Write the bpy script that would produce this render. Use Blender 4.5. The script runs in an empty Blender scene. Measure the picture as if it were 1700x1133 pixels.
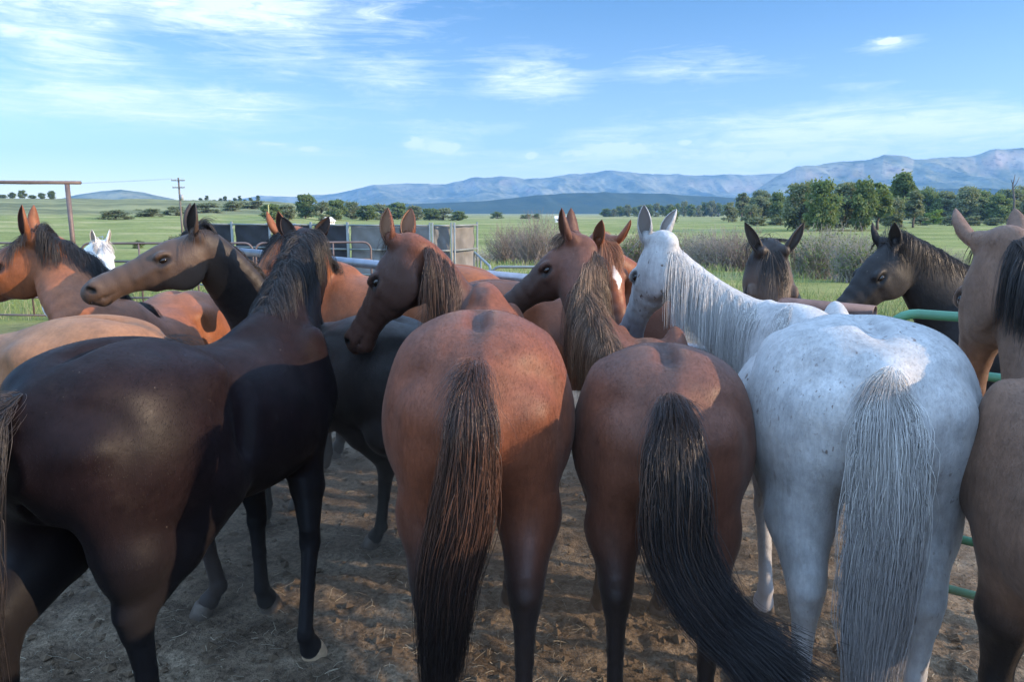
import bpy, math, random
import numpy as np
from mathutils import Vector, Matrix, noise as mnoise
R = math.radians
S = bpy.context.scene
COL = S.collection

# ------------------------------------------------------------------ camera, sky, sun, exposure
FPX, CAMH, PITCH = 1228.0, 1.9, R(9.9)
cam_d = bpy.data.cameras.new("Camera"); cam_d.sensor_width = 36.0; cam_d.lens = 36.0 * FPX / 1700.0
cam_d.clip_start = 0.05; cam_d.clip_end = 60000
cam = bpy.data.objects.new("Camera", cam_d); COL.objects.link(cam)
cam.location = (0, 0, CAMH); cam.rotation_euler = (R(90) - PITCH, 0, 0)
S.camera = cam
SUN_EL, SUN_AZ = R(17), R(102)      # azimuth from the viewing direction (+Y), clockwise: right and behind
sun_dir = Vector((math.sin(SUN_AZ) * math.cos(SUN_EL), math.cos(SUN_AZ) * math.cos(SUN_EL), math.sin(SUN_EL)))
sd = bpy.data.lights.new("Sun", 'SUN'); sd.energy = 4.2; sd.angle = R(0.6); sd.color = (1.0, 0.76, 0.52)
sun = bpy.data.objects.new("Sun", sd); COL.objects.link(sun)
sun.rotation_euler = sun_dir.to_track_quat('Z', 'Y').to_euler(); sun.location = (10, -10, 10)
W = bpy.data.worlds.new("World"); S.world = W; W.use_nodes = True
nt = W.node_tree; nt.nodes.clear()
def N(t, kind, **kw):
    n = t.nodes.new(kind)
    for k, v in kw.items():
        if k == 'inp':
            for a, b in v.items(): n.inputs[a].default_value = b
        else: setattr(n, k, v)
    return n
def L(t, a, b): t.links.new(a, b)
def math_(t, op, a, b=None, c=None, clamp=False):
    n = t.nodes.new('ShaderNodeMath'); n.operation = op; n.use_clamp = clamp
    for i, v in enumerate((a, b, c)):
        if v is None: continue
        if isinstance(v, (int, float)): n.inputs[i].default_value = v
        else: t.links.new(v, n.inputs[i])
    return n.outputs[0]
def ramp(t, src, stops, interp='LINEAR'):
    n = t.nodes.new('ShaderNodeValToRGB'); n.color_ramp.interpolation = interp
    e = n.color_ramp.elements
    while len(e) < len(stops): e.new(0.5)
    for i, (p, c) in enumerate(stops):
        e[i].position = p; e[i].color = (c, c, c, 1) if isinstance(c, (int, float)) else (*c, 1)
    t.links.new(src, n.inputs[0]); return n.outputs[0]
def mixc(t, fac, a, b, mode='MIX'):
    n = t.nodes.new('ShaderNodeMix'); n.data_type = 'RGBA'; n.blend_type = mode
    for s, v in ((0, fac), (6, a), (7, b)):
        if isinstance(v, (int, float)): n.inputs[s].default_value = v
        elif isinstance(v, tuple): n.inputs[s].default_value = (*v, 1)
        else: t.links.new(v, n.inputs[s])
    return n.outputs[2]
sky = N(nt, 'ShaderNodeTexSky', sky_type='NISHITA', sun_disc=False, sun_elevation=SUN_EL, sun_rotation=SUN_AZ,
        altitude=1800, air_density=1.0, dust_density=0.6, ozone_density=2.2)
SKY_STRENGTH = 0.125
def build_sky():
    t = nt
    tc = N(t, 'ShaderNodeTexCoord')
    sep = N(t, 'ShaderNodeSeparateXYZ'); L(t, tc.outputs['Generated'], sep.inputs[0])
    x, y, z = sep.outputs
    az = math_(t, 'ARCTAN2', x, y)                       # 0 straight ahead, + right
    el = math_(t, 'ARCSINE', z)
    # high cirrus: noise on the plane of the cloud layer, fibres combed along one direction
    zz = math_(t, 'MAXIMUM', z, 0.02)
    px = math_(t, 'DIVIDE', x, zz); py = math_(t, 'DIVIDE', y, zz)
    cb = N(t, 'ShaderNodeCombineXYZ'); L(t, az, cb.inputs[0]); L(t, el, cb.inputs[1])
    mp = N(t, 'ShaderNodeMapping'); L(t, cb.outputs[0], mp.inputs[0])
    mp.inputs['Rotation'].default_value = (0, 0, R(-38)); mp.inputs['Scale'].default_value = (5.5, 22, 1)
    n1 = N(t, 'ShaderNodeTexNoise', inp={'Scale': 1.6, 'Detail': 9, 'Roughness': 0.62, 'Distortion': 0.5}); L(t, mp.outputs[0], n1.inputs[0])
    mp2 = N(t, 'ShaderNodeMapping'); L(t, cb.outputs[0], mp2.inputs[0]); mp2.inputs['Scale'].default_value = (5, 14, 1)
    n2 = N(t, 'ShaderNodeTexNoise', inp={'Scale': 1.3, 'Detail': 5, 'Roughness': 0.55, 'Distortion': 0.3}); L(t, mp2.outputs[0], n2.inputs[0])
    mp3 = N(t, 'ShaderNodeMapping'); L(t, cb.outputs[0], mp3.inputs[0]); mp3.inputs['Rotation'].default_value = (0, 0, R(-62)); mp3.inputs['Scale'].default_value = (7, 60, 1)
    n3 = N(t, 'ShaderNodeTexNoise', inp={'Scale': 1.2, 'Detail': 8, 'Roughness': 0.7, 'Distortion': 1.2}); L(t, mp3.outputs[0], n3.inputs[0])
    # regions where the cirrus stands: (azimuth, elevation, half widths, weight)
    def uv(u, v):
        return math.atan((u - 850) / FPX), -math.atan((v - 566.5) / FPX) - PITCH
    regions = [(50, 20, 230, 80, 1.0), (160, 115, 110, 60, .85), (400, 15, 220, 75, 1.0), (600, 15, 170, 70, .7), (470, 110, 190, 45, .6),
               (650, 125, 130, 45, .68), (890, 130, 130, 45, .78), (1150, 115, 170, 30, .62), (250, 190, 300, 36, .95), (770, 210, 170, 22, .6),
               (1435, 100, 60, 12, .7), (560, 250, 260, 18, .6), (730, 245, 80, 34, .8), (1030, 250, 120, 34, 1.0), (1430, 232, 360, 42, 1.0),
               (1200, 272, 600, 34, .75), (60, 100, 160, 60, .7), (1400, 158, 80, 16, .5)]
    tot = None
    for (u, v, a, b, w) in regions:
        A, E = uv(u, v)
        dx = math_(t, 'MULTIPLY', math_(t, 'SUBTRACT', az, A), FPX / a)
        dy = math_(t, 'MULTIPLY', math_(t, 'SUBTRACT', el, E), FPX / b)
        r2 = math_(t, 'ADD', math_(t, 'MULTIPLY', dx, dx), math_(t, 'MULTIPLY', dy, dy))
        g = math_(t, 'MULTIPLY', math_(t, 'EXPONENT', math_(t, 'MULTIPLY', r2, -0.7)), w)
        tot = g if tot is None else math_(t, 'MAXIMUM', tot, g)
    dens = math_(t, 'ADD', math_(t, 'ADD', math_(t, 'MULTIPLY', n1.outputs[0], 0.30), math_(t, 'MULTIPLY', n3.outputs[0], 0.45)), math_(t, 'MULTIPLY', n2.outputs[0], 0.25))
    lift = math_(t, 'ADD', dens, math_(t, 'MULTIPLY', math_(t, 'SUBTRACT', tot, 0.55), 0.30))
    m = ramp(t, lift, [(0.44, 0.0), (0.53, .30), (0.66, 1.0)], 'LINEAR')
    m = math_(t, 'MULTIPLY', m, math_(t, 'MULTIPLY', tot, 1.6, clamp=True), clamp=True)
    # low fair-weather puffs above the mountains
    mp5 = N(t, 'ShaderNodeMapping'); L(t, cb.outputs[0], mp5.inputs[0]); mp5.inputs['Scale'].default_value = (1, 2.2, 1)
    n5 = N(t, 'ShaderNodeTexNoise', inp={'Scale': 26.0, 'Detail': 7, 'Roughness': 0.62, 'Distortion': 0.2}); L(t, mp5.outputs[0], n5.inputs[0])
    tot2 = None
    for (u, v, a, b, w) in [(1030, 248, 75, 13, 1), (960, 256, 40, 9, .8), (880, 259, 13, 8, 1), (740, 246, 42, 13, .95), (695, 240, 25, 16, .8), (1390, 222, 60, 10, .9), (1330, 236, 90, 12, .8), (1490, 216, 60, 9, .8), (1200, 244, 50, 8, .8), (1130, 240, 14, 5, .9), (1560, 232, 120, 12, .7),
                            (1442, 97, 20, 6, 1), (520, 251, 22, 6, .8), (470, 244, 34, 5, .8), (270, 172, 30, 6, .7), (1280, 262, 240, 14, .75), (60, 30, 120, 45, .8), (420, 20, 100, 34, .85)]:
        A, E = uv(u, v)
        dx = math_(t, 'MULTIPLY', math_(t, 'SUBTRACT', az, A), FPX / a); dy = math_(t, 'MULTIPLY', math_(t, 'SUBTRACT', el, E), FPX / b)
        g = math_(t, 'MULTIPLY', math_(t, 'EXPONENT', math_(t, 'MULTIPLY', math_(t, 'ADD', math_(t, 'MULTIPLY', dx, dx), math_(t, 'MULTIPLY', dy, dy)), -0.8)), w)
        tot2 = g if tot2 is None else math_(t, 'MAXIMUM', tot2, g)
    pf = ramp(t, math_(t, 'ADD', n5.outputs[0], math_(t, 'MULTIPLY', math_(t, 'SUBTRACT', tot2, .6), .45)), [(.37, 0.0), (.54, .9)])
    m = math_(t, 'MAXIMUM', m, math_(t, 'MULTIPLY', pf, math_(t, 'MULTIPLY', tot2, 1.4, clamp=True)))
    up = ramp(t, z, [(0.0, 1.0), (0.02, 1.0)])
    m = math_(t, 'MULTIPLY', m, up)
    # thin veil of haze close to the horizon
    cloud = (5.2, 5.7, 6.4)
    gcol = ramp(t, z, [(0.0, (1.05, .95, .82)), (.12, (.90, .88, .82)), (.30, (.44, .66, .80)), (.5, (.44, .66, .80))])
    grade = mixc(t, 1.0, sky.outputs[0], gcol, 'MULTIPLY')
    col = mixc(t, math_(t, 'MULTIPLY', m, 0.86), grade, cloud)
    # added fill light: made-up bluish cloud, out of view overhead and behind the photographer
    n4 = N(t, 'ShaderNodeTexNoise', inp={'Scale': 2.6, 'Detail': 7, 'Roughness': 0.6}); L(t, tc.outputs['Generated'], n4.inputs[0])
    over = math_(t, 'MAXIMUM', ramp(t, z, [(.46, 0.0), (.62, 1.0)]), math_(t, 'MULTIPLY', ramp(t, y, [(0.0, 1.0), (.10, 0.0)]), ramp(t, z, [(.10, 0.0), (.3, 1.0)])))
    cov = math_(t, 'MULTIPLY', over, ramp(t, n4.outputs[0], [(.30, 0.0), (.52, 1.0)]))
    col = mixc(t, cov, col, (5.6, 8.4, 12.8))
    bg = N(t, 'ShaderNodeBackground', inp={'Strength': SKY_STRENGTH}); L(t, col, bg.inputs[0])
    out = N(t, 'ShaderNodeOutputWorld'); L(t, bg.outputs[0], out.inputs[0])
build_sky()
S.view_settings.view_transform = 'Standard'; S.view_settings.look = 'None'
S.view_settings.exposure = 1.12; S.view_settings.gamma = 1.0
S.render.engine = 'CYCLES'
S.cycles.use_denoising = True
S.cycles.max_bounces = 6; S.cycles.diffuse_bounces = 3; S.cycles.glossy_bounces = 2; S.cycles.transparent_max_bounces = 6
S.cycles.volume_bounces = 0
rng = np.random.default_rng(7); random.seed(7)

def ray(u, v):
    x = (u - 850) / FPX; yd = (v - 566.5) / FPX
    c, s = math.cos(PITCH), math.sin(PITCH)
    return np.array([x, c - yd * s, -s - yd * c])
def at(u, v, y):                       # world point seen at pixel (u, v) of the 1700 px photo, at distance y ahead
    d = ray(u, v); return np.array([0, 0, CAMH]) + d * (y / d[1])
def ground(u, v, z=0.0):
    d = ray(u, v); t = (z - CAMH) / d[2]; return np.array([0, 0, CAMH]) + d * t
def proj(p):
    c, s = math.cos(PITCH), math.sin(PITCH)
    x, y, z = p[0], p[1], p[2] - CAMH
    dep = y * c - z * s; up = y * s + z * c
    return (850 + FPX * x / dep, 566.5 - FPX * up / dep)

# ------------------------------------------------------------------ object helpers
def tag(o, label=None, cat=None, group=None, kind=None):
    if label: o['label'] = label
    if cat: o['category'] = cat
    if group: o['group'] = group
    if kind: o['kind'] = kind
    return o
def empty(name, loc=(0, 0, 0), rz=0.0):
    o = bpy.data.objects.new(name, None); COL.objects.link(o); o.location = loc; o.rotation_euler = (0, 0, rz)
    o.empty_display_size = 0.2
    return o
def link_mesh(name, verts, faces, mat, parent=None, smooth=True, attrs=None, mats=None, midx=None):
    me = bpy.data.meshes.new(name)
    verts = np.asarray(verts, dtype=np.float32)
    if isinstance(faces, np.ndarray) and faces.ndim == 2:
        k = faces.shape[1]; n = len(faces)
        me.vertices.add(len(verts)); me.vertices.foreach_set('co', verts.ravel())
        me.loops.add(n * k); me.loops.foreach_set('vertex_index', faces.astype(np.int32).ravel())
        me.polygons.add(n); me.polygons.foreach_set('loop_start', np.arange(0, n * k, k, dtype=np.int32))
        try: me.polygons.foreach_set('loop_total', np.full(n, k, dtype=np.int32))
        except Exception: pass
    else:
        me.from_pydata([tuple(map(float, v)) for v in verts], [], [tuple(map(int, f)) for f in faces])
    if midx is not None: me.polygons.foreach_set('material_index', np.asarray(midx, dtype=np.int32))
    me.polygons.foreach_set('use_smooth', np.full(len(me.polygons), smooth))
    for nm, (typ, arr) in (attrs or {}).items():
        a = me.attributes.new(nm, typ, 'POINT')
        arr = np.asarray(arr, dtype=np.float32)
        a.data.foreach_set('color' if typ == 'FLOAT_COLOR' else 'value', arr.ravel())
    for m in (mats or [mat]):
        if m: me.materials.append(m)
    me.update(calc_edges=True); me.validate()
    o = bpy.data.objects.new(name, me); COL.objects.link(o)
    if parent is not None: o.parent = parent
    return o
class MB:                                # collects boxes and tubes into one mesh
    def __init__(self): self.v = []; self.f = []; self.n = 0
    def add(self, v, f):
        self.v.append(np.asarray(v, dtype=float)); self.f += [tuple(i + self.n for i in q) for q in f]; self.n += len(v)
    def box(self, c, s, rz=0.0):
        c = np.asarray(c, float); h = np.asarray(s, float) / 2
        p = np.array([[x, y, z] for x in (-1, 1) for y in (-1, 1) for z in (-1, 1)], float) * h
        cz, sz = math.cos(rz), math.sin(rz)
        p = np.stack([p[:, 0] * cz - p[:, 1] * sz, p[:, 0] * sz + p[:, 1] * cz, p[:, 2]], 1) + c
        self.add(p, [(0, 1, 3, 2), (4, 6, 7, 5), (0, 4, 5, 1), (2, 3, 7, 6), (0, 2, 6, 4), (1, 5, 7, 3)])
    def tube(self, pts, rad, n=10, caps=True):
        pts = [np.asarray(p, float) for p in pts]; m = len(pts)
        rad = [rad] * m if isinstance(rad, (int, float)) else rad
        T = [pts[min(i + 1, m - 1)] - pts[max(i - 1, 0)] for i in range(m)]
        T = [t / (np.linalg.norm(t) + 1e-9) for t in T]
        ref = np.array([0, 0, 1.0]) if abs(T[0][2]) < .9 else np.array([1.0, 0, 0])
        v = []
        for p, t, r in zip(pts, T, rad):
            a = ref - t * (ref @ t); a /= np.linalg.norm(a); ref = a; b = np.cross(t, a)
            for k in range(n):
                an = 2 * math.pi * k / n; v.append(p + r * (math.cos(an) * a + math.sin(an) * b))
        f = [(i * n + k, i * n + (k + 1) % n, (i + 1) * n + (k + 1) % n, (i + 1) * n + k) for i in range(m - 1) for k in range(n)]
        if caps: f += [tuple(range(n - 1, -1, -1)), tuple((m - 1) * n + k for k in range(n))]
        self.add(v, f)
    def build(self, name, mat, parent=None, smooth=False, **kw):
        return link_mesh(name, np.concatenate(self.v), self.f, mat, parent, smooth, **kw)

def new_mat(name):
    m = bpy.data.materials.new(name); m.use_nodes = True; t = m.node_tree
    b = next(n for n in t.nodes if n.type == 'BSDF_PRINCIPLED'); return m, t, b
def objco(t):
    return N(t, 'ShaderNodeTexCoord').outputs['Object']
def nz(t, scale, detail=4, rough=.55, co=None, sc=None, dist=0.0):
    n = N(t, 'ShaderNodeTexNoise', inp={'Scale': scale, 'Detail': detail, 'Roughness': rough, 'Distortion': dist})
    co = co if co is not None else objco(t)
    if sc is not None:
        mp = N(t, 'ShaderNodeMapping', inp={'Scale': sc}); L(t, co, mp.inputs[0]); co = mp.outputs[0]
    L(t, co, n.inputs[0]); return n.outputs[0]
def bump(t, b, h, strength=.3, dist=.01):
    n = N(t, 'ShaderNodeBump', inp={'Strength': strength, 'Distance': dist}); L(t, h, n.inputs['Height']); L(t, n.outputs[0], b.inputs['Normal'])

def simple_mat(name, col, rough=.5, spec=.5, metal=0.0, vary=.15, scale=8):
    m, t, b = new_mat(name)
    f = ramp(t, nz(t, scale, 5, .6), [(.3, 1 - vary), (.7, 1 + vary)])
    L(t, mixc(t, 1.0, (*col,), f, 'MULTIPLY'), b.inputs['Base Color'])
    b.inputs['Roughness'].default_value = rough; b.inputs['Metallic'].default_value = metal; b.inputs['Specular IOR Level'].default_value = spec
    return m

# ------------------------------------------------------------------ signed-distance modelling (numpy) and surface nets
class SDF:
    def __init__(s, lo, hi, h):
        s.lo = np.asarray(lo, float); s.h = h
        s.n = np.ceil((np.asarray(hi) - s.lo) / h).astype(int) + 1
        s.F = np.full(s.n, 1.0, dtype=np.float32)
    def _sub(s, blo, bhi, k):
        a = np.clip(np.floor((blo - k - s.lo) / s.h).astype(int), 0, s.n)
        b = np.clip(np.ceil((bhi + k - s.lo) / s.h).astype(int) + 1, 0, s.n)
        if np.any(b <= a): return None
        ax = [(np.arange(a[i], b[i]) * s.h + s.lo[i]).astype(np.float32) for i in range(3)]
        return tuple(slice(a[i], b[i]) for i in range(3)), ax[0][:, None, None], ax[1][None, :, None], ax[2][None, None, :]
    def _put(s, sl, f, k, mode):
        G = s.F[sl]
        if mode == 'add':
            hh = np.clip(.5 + .5 * (G - f) / k, 0, 1); s.F[sl] = G + (f - G) * hh - k * hh * (1 - hh)
        else:
            hh = np.clip(.5 - .5 * (G + f) / k, 0, 1); s.F[sl] = G + (-f - G) * hh + k * hh * (1 - hh)
    def cone(s, a, b, ra, rb, lat=(0, 1, 0), k=.04, mode='add'):
        a = np.asarray(a, float); b = np.asarray(b, float); ra = np.broadcast_to(ra, 2).astype(float); rb = np.broadcast_to(rb, 2).astype(float)
        m = max(ra.max(), rb.max())
        q = s._sub(np.minimum(a - ra.max(), b - rb.max()), np.maximum(a + ra.max(), b + rb.max()), k)
        if q is None: return
        sl, X, Y, Z = q
        ab = b - a; l = np.linalg.norm(ab); T = ab / l
        lat = np.asarray(lat, float); lat = lat - T * (lat @ T); lat /= np.linalg.norm(lat); D = np.cross(T, lat)
        dx, dy, dz = X - a[0], Y - a[1], Z - a[2]
        pt = dx * T[0] + dy * T[1] + dz * T[2]; tt = np.clip(pt / l, 0, 1)
        dt = pt - tt * l
        dl = dx * lat[0] + dy * lat[1] + dz * lat[2]; dd = dx * D[0] + dy * D[1] + dz * D[2]
        rl = ra[0] + (rb[0] - ra[0]) * tt; rd = ra[1] + (rb[1] - ra[1]) * tt; rt = np.minimum(rl, rd)
        k0 = np.sqrt((dl / rl) ** 2 + (dd / rd) ** 2 + (dt / rt) ** 2) + 1e-6
        k1 = np.sqrt((dl / rl ** 2) ** 2 + (dd / rd ** 2) ** 2 + (dt / rt ** 2) ** 2) + 1e-6
        s._put(sl, (k0 * (k0 - 1) / k1).astype(np.float32), k, mode)
    def ell(s, c, r, X_=(1, 0, 0), Z_=(0, 0, 1), k=.04, mode='add'):
        c = np.asarray(c, float); r = np.broadcast_to(r, 3).astype(float)
        A = np.asarray(X_, float); A = A / np.linalg.norm(A); C = np.asarray(Z_, float); C = C - A * (A @ C); C /= np.linalg.norm(C); B = np.cross(C, A)
        e = np.sqrt((A * r[0]) ** 2 + (B * r[1]) ** 2 + (C * r[2]) ** 2)
        q = s._sub(c - e, c + e, k)
        if q is None: return
        sl, X, Y, Z = q
        dx, dy, dz = X - c[0], Y - c[1], Z - c[2]
        p = [(dx * M[0] + dy * M[1] + dz * M[2]) for M in (A, B, C)]
        k0 = np.sqrt(sum((p[i] / r[i]) ** 2 for i in range(3))) + 1e-6
        k1 = np.sqrt(sum((p[i] / r[i] ** 2) ** 2 for i in range(3))) + 1e-6
        s._put(sl, (k0 * (k0 - 1) / k1).astype(np.float32), k, mode)
    def chain(s, pts, rad, lat=(0, 1, 0), k=.03, k0=None):
        for i in range(len(pts) - 1):
            L_ = lat[i] if isinstance(lat, list) else lat
            s.cone(pts[i], pts[i + 1], rad[i], rad[i + 1], L_, k if (i or k0 is None) else k0)
    def loft(s, xs, zc, hy, hz, egg, ybend=None, k=.05, power=2.15):
        # body barrel along local x: superellipse sections, narrower towards the spine (egg)
        q = s._sub(np.array([xs[0], -max(hy), min(np.array(zc) - hz)]), np.array([xs[-1], max(hy), max(np.array(zc) + hz)]), k + .03)
        sl, X, Y, Z = q
        x = X[:, 0, 0]
        def ip(v):   # smooth interpolation
            xx = np.clip(x, xs[0], xs[-1]); i = np.clip(np.searchsorted(xs, xx) - 1, 0, len(xs) - 2)
            v = np.asarray(v, float); xs_ = np.asarray(xs, float); m = np.gradient(v, xs_)
            h = xs_[i + 1] - xs_[i]; t = (xx - xs_[i]) / h
            return ((2 * t ** 3 - 3 * t ** 2 + 1) * v[i] + (t ** 3 - 2 * t ** 2 + t) * h * m[i] + (-2 * t ** 3 + 3 * t ** 2) * v[i + 1] + (t ** 3 - t ** 2) * h * m[i + 1])[:, None, None]
        C, A, B, E = ip(zc), ip(hy), ip(hz), ip(egg)
        w = (Z - C) / B
        A2 = A * (1 - E * np.clip(w, -1.2, 1.2))
        if ybend is not None: Y = Y - ip(ybend)
        r = (np.abs(Y / A2) ** power + np.abs(w) ** power) ** (1 / power) + 1e-6
        g = np.sqrt((Y / A2 ** 2) ** 2 + (w / B) ** 2) / r + 1e-6
        f = (r - 1) / np.clip(g, 1e-3, None)
        over = np.maximum(np.maximum(xs[0] - X, X - xs[-1]), 0)
        f = np.where(over > 0, np.maximum(f, over), f)
        s._put(sl, np.clip(f, -.5, 1).astype(np.float32), k, 'add')
    def mesh(s, smooth=2):
        F = s.F; ins = F < 0; n = s.n
        c = [ins[i:n[0] - 1 + i, j:n[1] - 1 + j, k:n[2] - 1 + k] for i in (0, 1) for j in (0, 1) for k in (0, 1)]
        cnt = sum(a.astype(np.int8) for a in c); act = (cnt > 0) & (cnt < 8)
        idx = np.full(act.shape, -1, dtype=np.int32); I = np.argwhere(act); idx[act] = np.arange(len(I))
        acc = np.zeros((len(I), 3)); w = np.zeros(len(I))
        corners = [np.array([i, j, k]) for i in (0, 1) for j in (0, 1) for k in (0, 1)]
        for a in range(8):
            for b in range(a + 1, 8):
                if np.abs(corners[a] - corners[b]).sum() != 1: continue
                pa = I + corners[a]; pb = I + corners[b]
                fa = F[pa[:, 0], pa[:, 1], pa[:, 2]]; fb = F[pb[:, 0], pb[:, 1], pb[:, 2]]
                m = (fa < 0) != (fb < 0); t = fa / np.where(m, fa - fb, 1)
                acc += np.where(m[:, None], pa + (pb - pa) * t[:, None], 0); w += m
        V = s.lo + s.h * acc / w[:, None]
        Q = []
        for ax in range(3):
            o1, o2 = [(1, 2), (2, 0), (0, 1)][ax]
            sa = [slice(1, n[i] - 1) for i in range(3)]; sa[ax] = slice(0, n[ax] - 1)
            sb = list(sa); sb[ax] = slice(1, n[ax])
            A, B = ins[tuple(sa)], ins[tuple(sb)]
            for flip in (0, 1):
                E = np.argwhere((A & ~B) if not flip else (~A & B))
                off = np.ones(3, int); off[ax] = 0; E = E + off
                e1 = np.zeros(3, int); e1[o1] = 1; e2 = np.zeros(3, int); e2[o2] = 1
                q = [E - e1 - e2, E - e2, E, E - e1]
                q = [idx[p[:, 0], p[:, 1], p[:, 2]] for p in q]
                Q.append(np.stack(q if not flip else q[::-1], 1))
        Q = np.concatenate(Q)
        Q = Q[(Q >= 0).all(1)]
        for it in range(smooth):
            for lam in (.5, -.52):
                acc = np.zeros_like(V); w = np.zeros(len(V))
                for a, b in ((0, 1), (1, 2), (2, 3), (3, 0)):
                    for p, q_ in ((a, b), (b, a)):
                        for d in range(3): acc[:, d] += np.bincount(Q[:, p], V[Q[:, q_], d], len(V))
                        w += np.bincount(Q[:, p], minlength=len(V))
                V = V + lam * (acc / np.maximum(w, 1)[:, None] - V)
        return V, Q
def unit(v): v = np.asarray(v, float); return v / (np.linalg.norm(v) + 1e-12)
def sstep(a, b, x): t = np.clip((x - a) / (b - a), 0, 1); return t * t * (3 - 2 * t)
def bez(P, n):
    t = np.linspace(0, 1, n)[:, None]; P = [np.asarray(p, float) for p in P]
    if len(P) == 3: return (1 - t) ** 2 * P[0] + 2 * t * (1 - t) * P[1] + t * t * P[2]
    return (1 - t) ** 3 * P[0] + 3 * t * (1 - t) ** 2 * P[1] + 3 * t * t * (1 - t) * P[2] + t ** 3 * P[3]
def catmull(P, n):
    P = np.asarray(P, float); m = len(P) - 1
    Pe = np.vstack([2 * P[0] - P[1], P, 2 * P[-1] - P[-2]]); u = np.linspace(0, m - 1e-6, n); i = u.astype(int); t = (u - i)[:, None]
    a, b, c, d = Pe[i], Pe[i + 1], Pe[i + 2], Pe[i + 3]
    return .5 * (2 * b + (c - a) * t + (2 * a - 5 * b + 4 * c - d) * t ** 2 + (3 * b - a - 3 * c + d) * t ** 3)

# ------------------------------------------------------------------ hair strands as thin three-sided tubes, one mesh per mane or tail
def strands_mesh(name, C, rad, mat, parent, rnd, seed=0):
    # C: (S, K, 3) centre lines, rad: (S, K) radii
    S_, K = C.shape[:2]
    T = np.gradient(C, axis=1); T /= np.linalg.norm(T, axis=2, keepdims=True) + 1e-9
    g = np.random.default_rng(seed); ref = g.normal(size=(S_, 1, 3)); ref = np.broadcast_to(ref, C.shape)
    A = ref - T * (ref * T).sum(2, keepdims=True); A /= np.linalg.norm(A, axis=2, keepdims=True) + 1e-9; B = np.cross(T, A)
    ang = [0, 2.094, 4.189]
    V = np.stack([C + rad[..., None] * (math.cos(a) * A + math.sin(a) * B) for a in ang], 2)   # S,K,3,3
    base = (np.arange(S_) * K * 3)[:, None, None] + (np.arange(K - 1) * 3)[None, :, None]
    k = np.arange(3)[None, None, :]; k2 = (k + 1) % 3
    F = np.stack([base + k, base + k2, base + 3 + k2, base + 3 + k], -1).reshape(-1, 4)
    hd = np.zeros((S_, K, 3, 4)); hd[..., 0] = rnd[:, None, None]; hd[..., 1] = np.linspace(0, 1, K)[None, :, None]; hd[..., 3] = 1
    return link_mesh(name, V.reshape(-1, 3), F, mat, parent, True, {'hair': ('FLOAT_COLOR', hd.reshape(-1, 4))})

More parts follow.
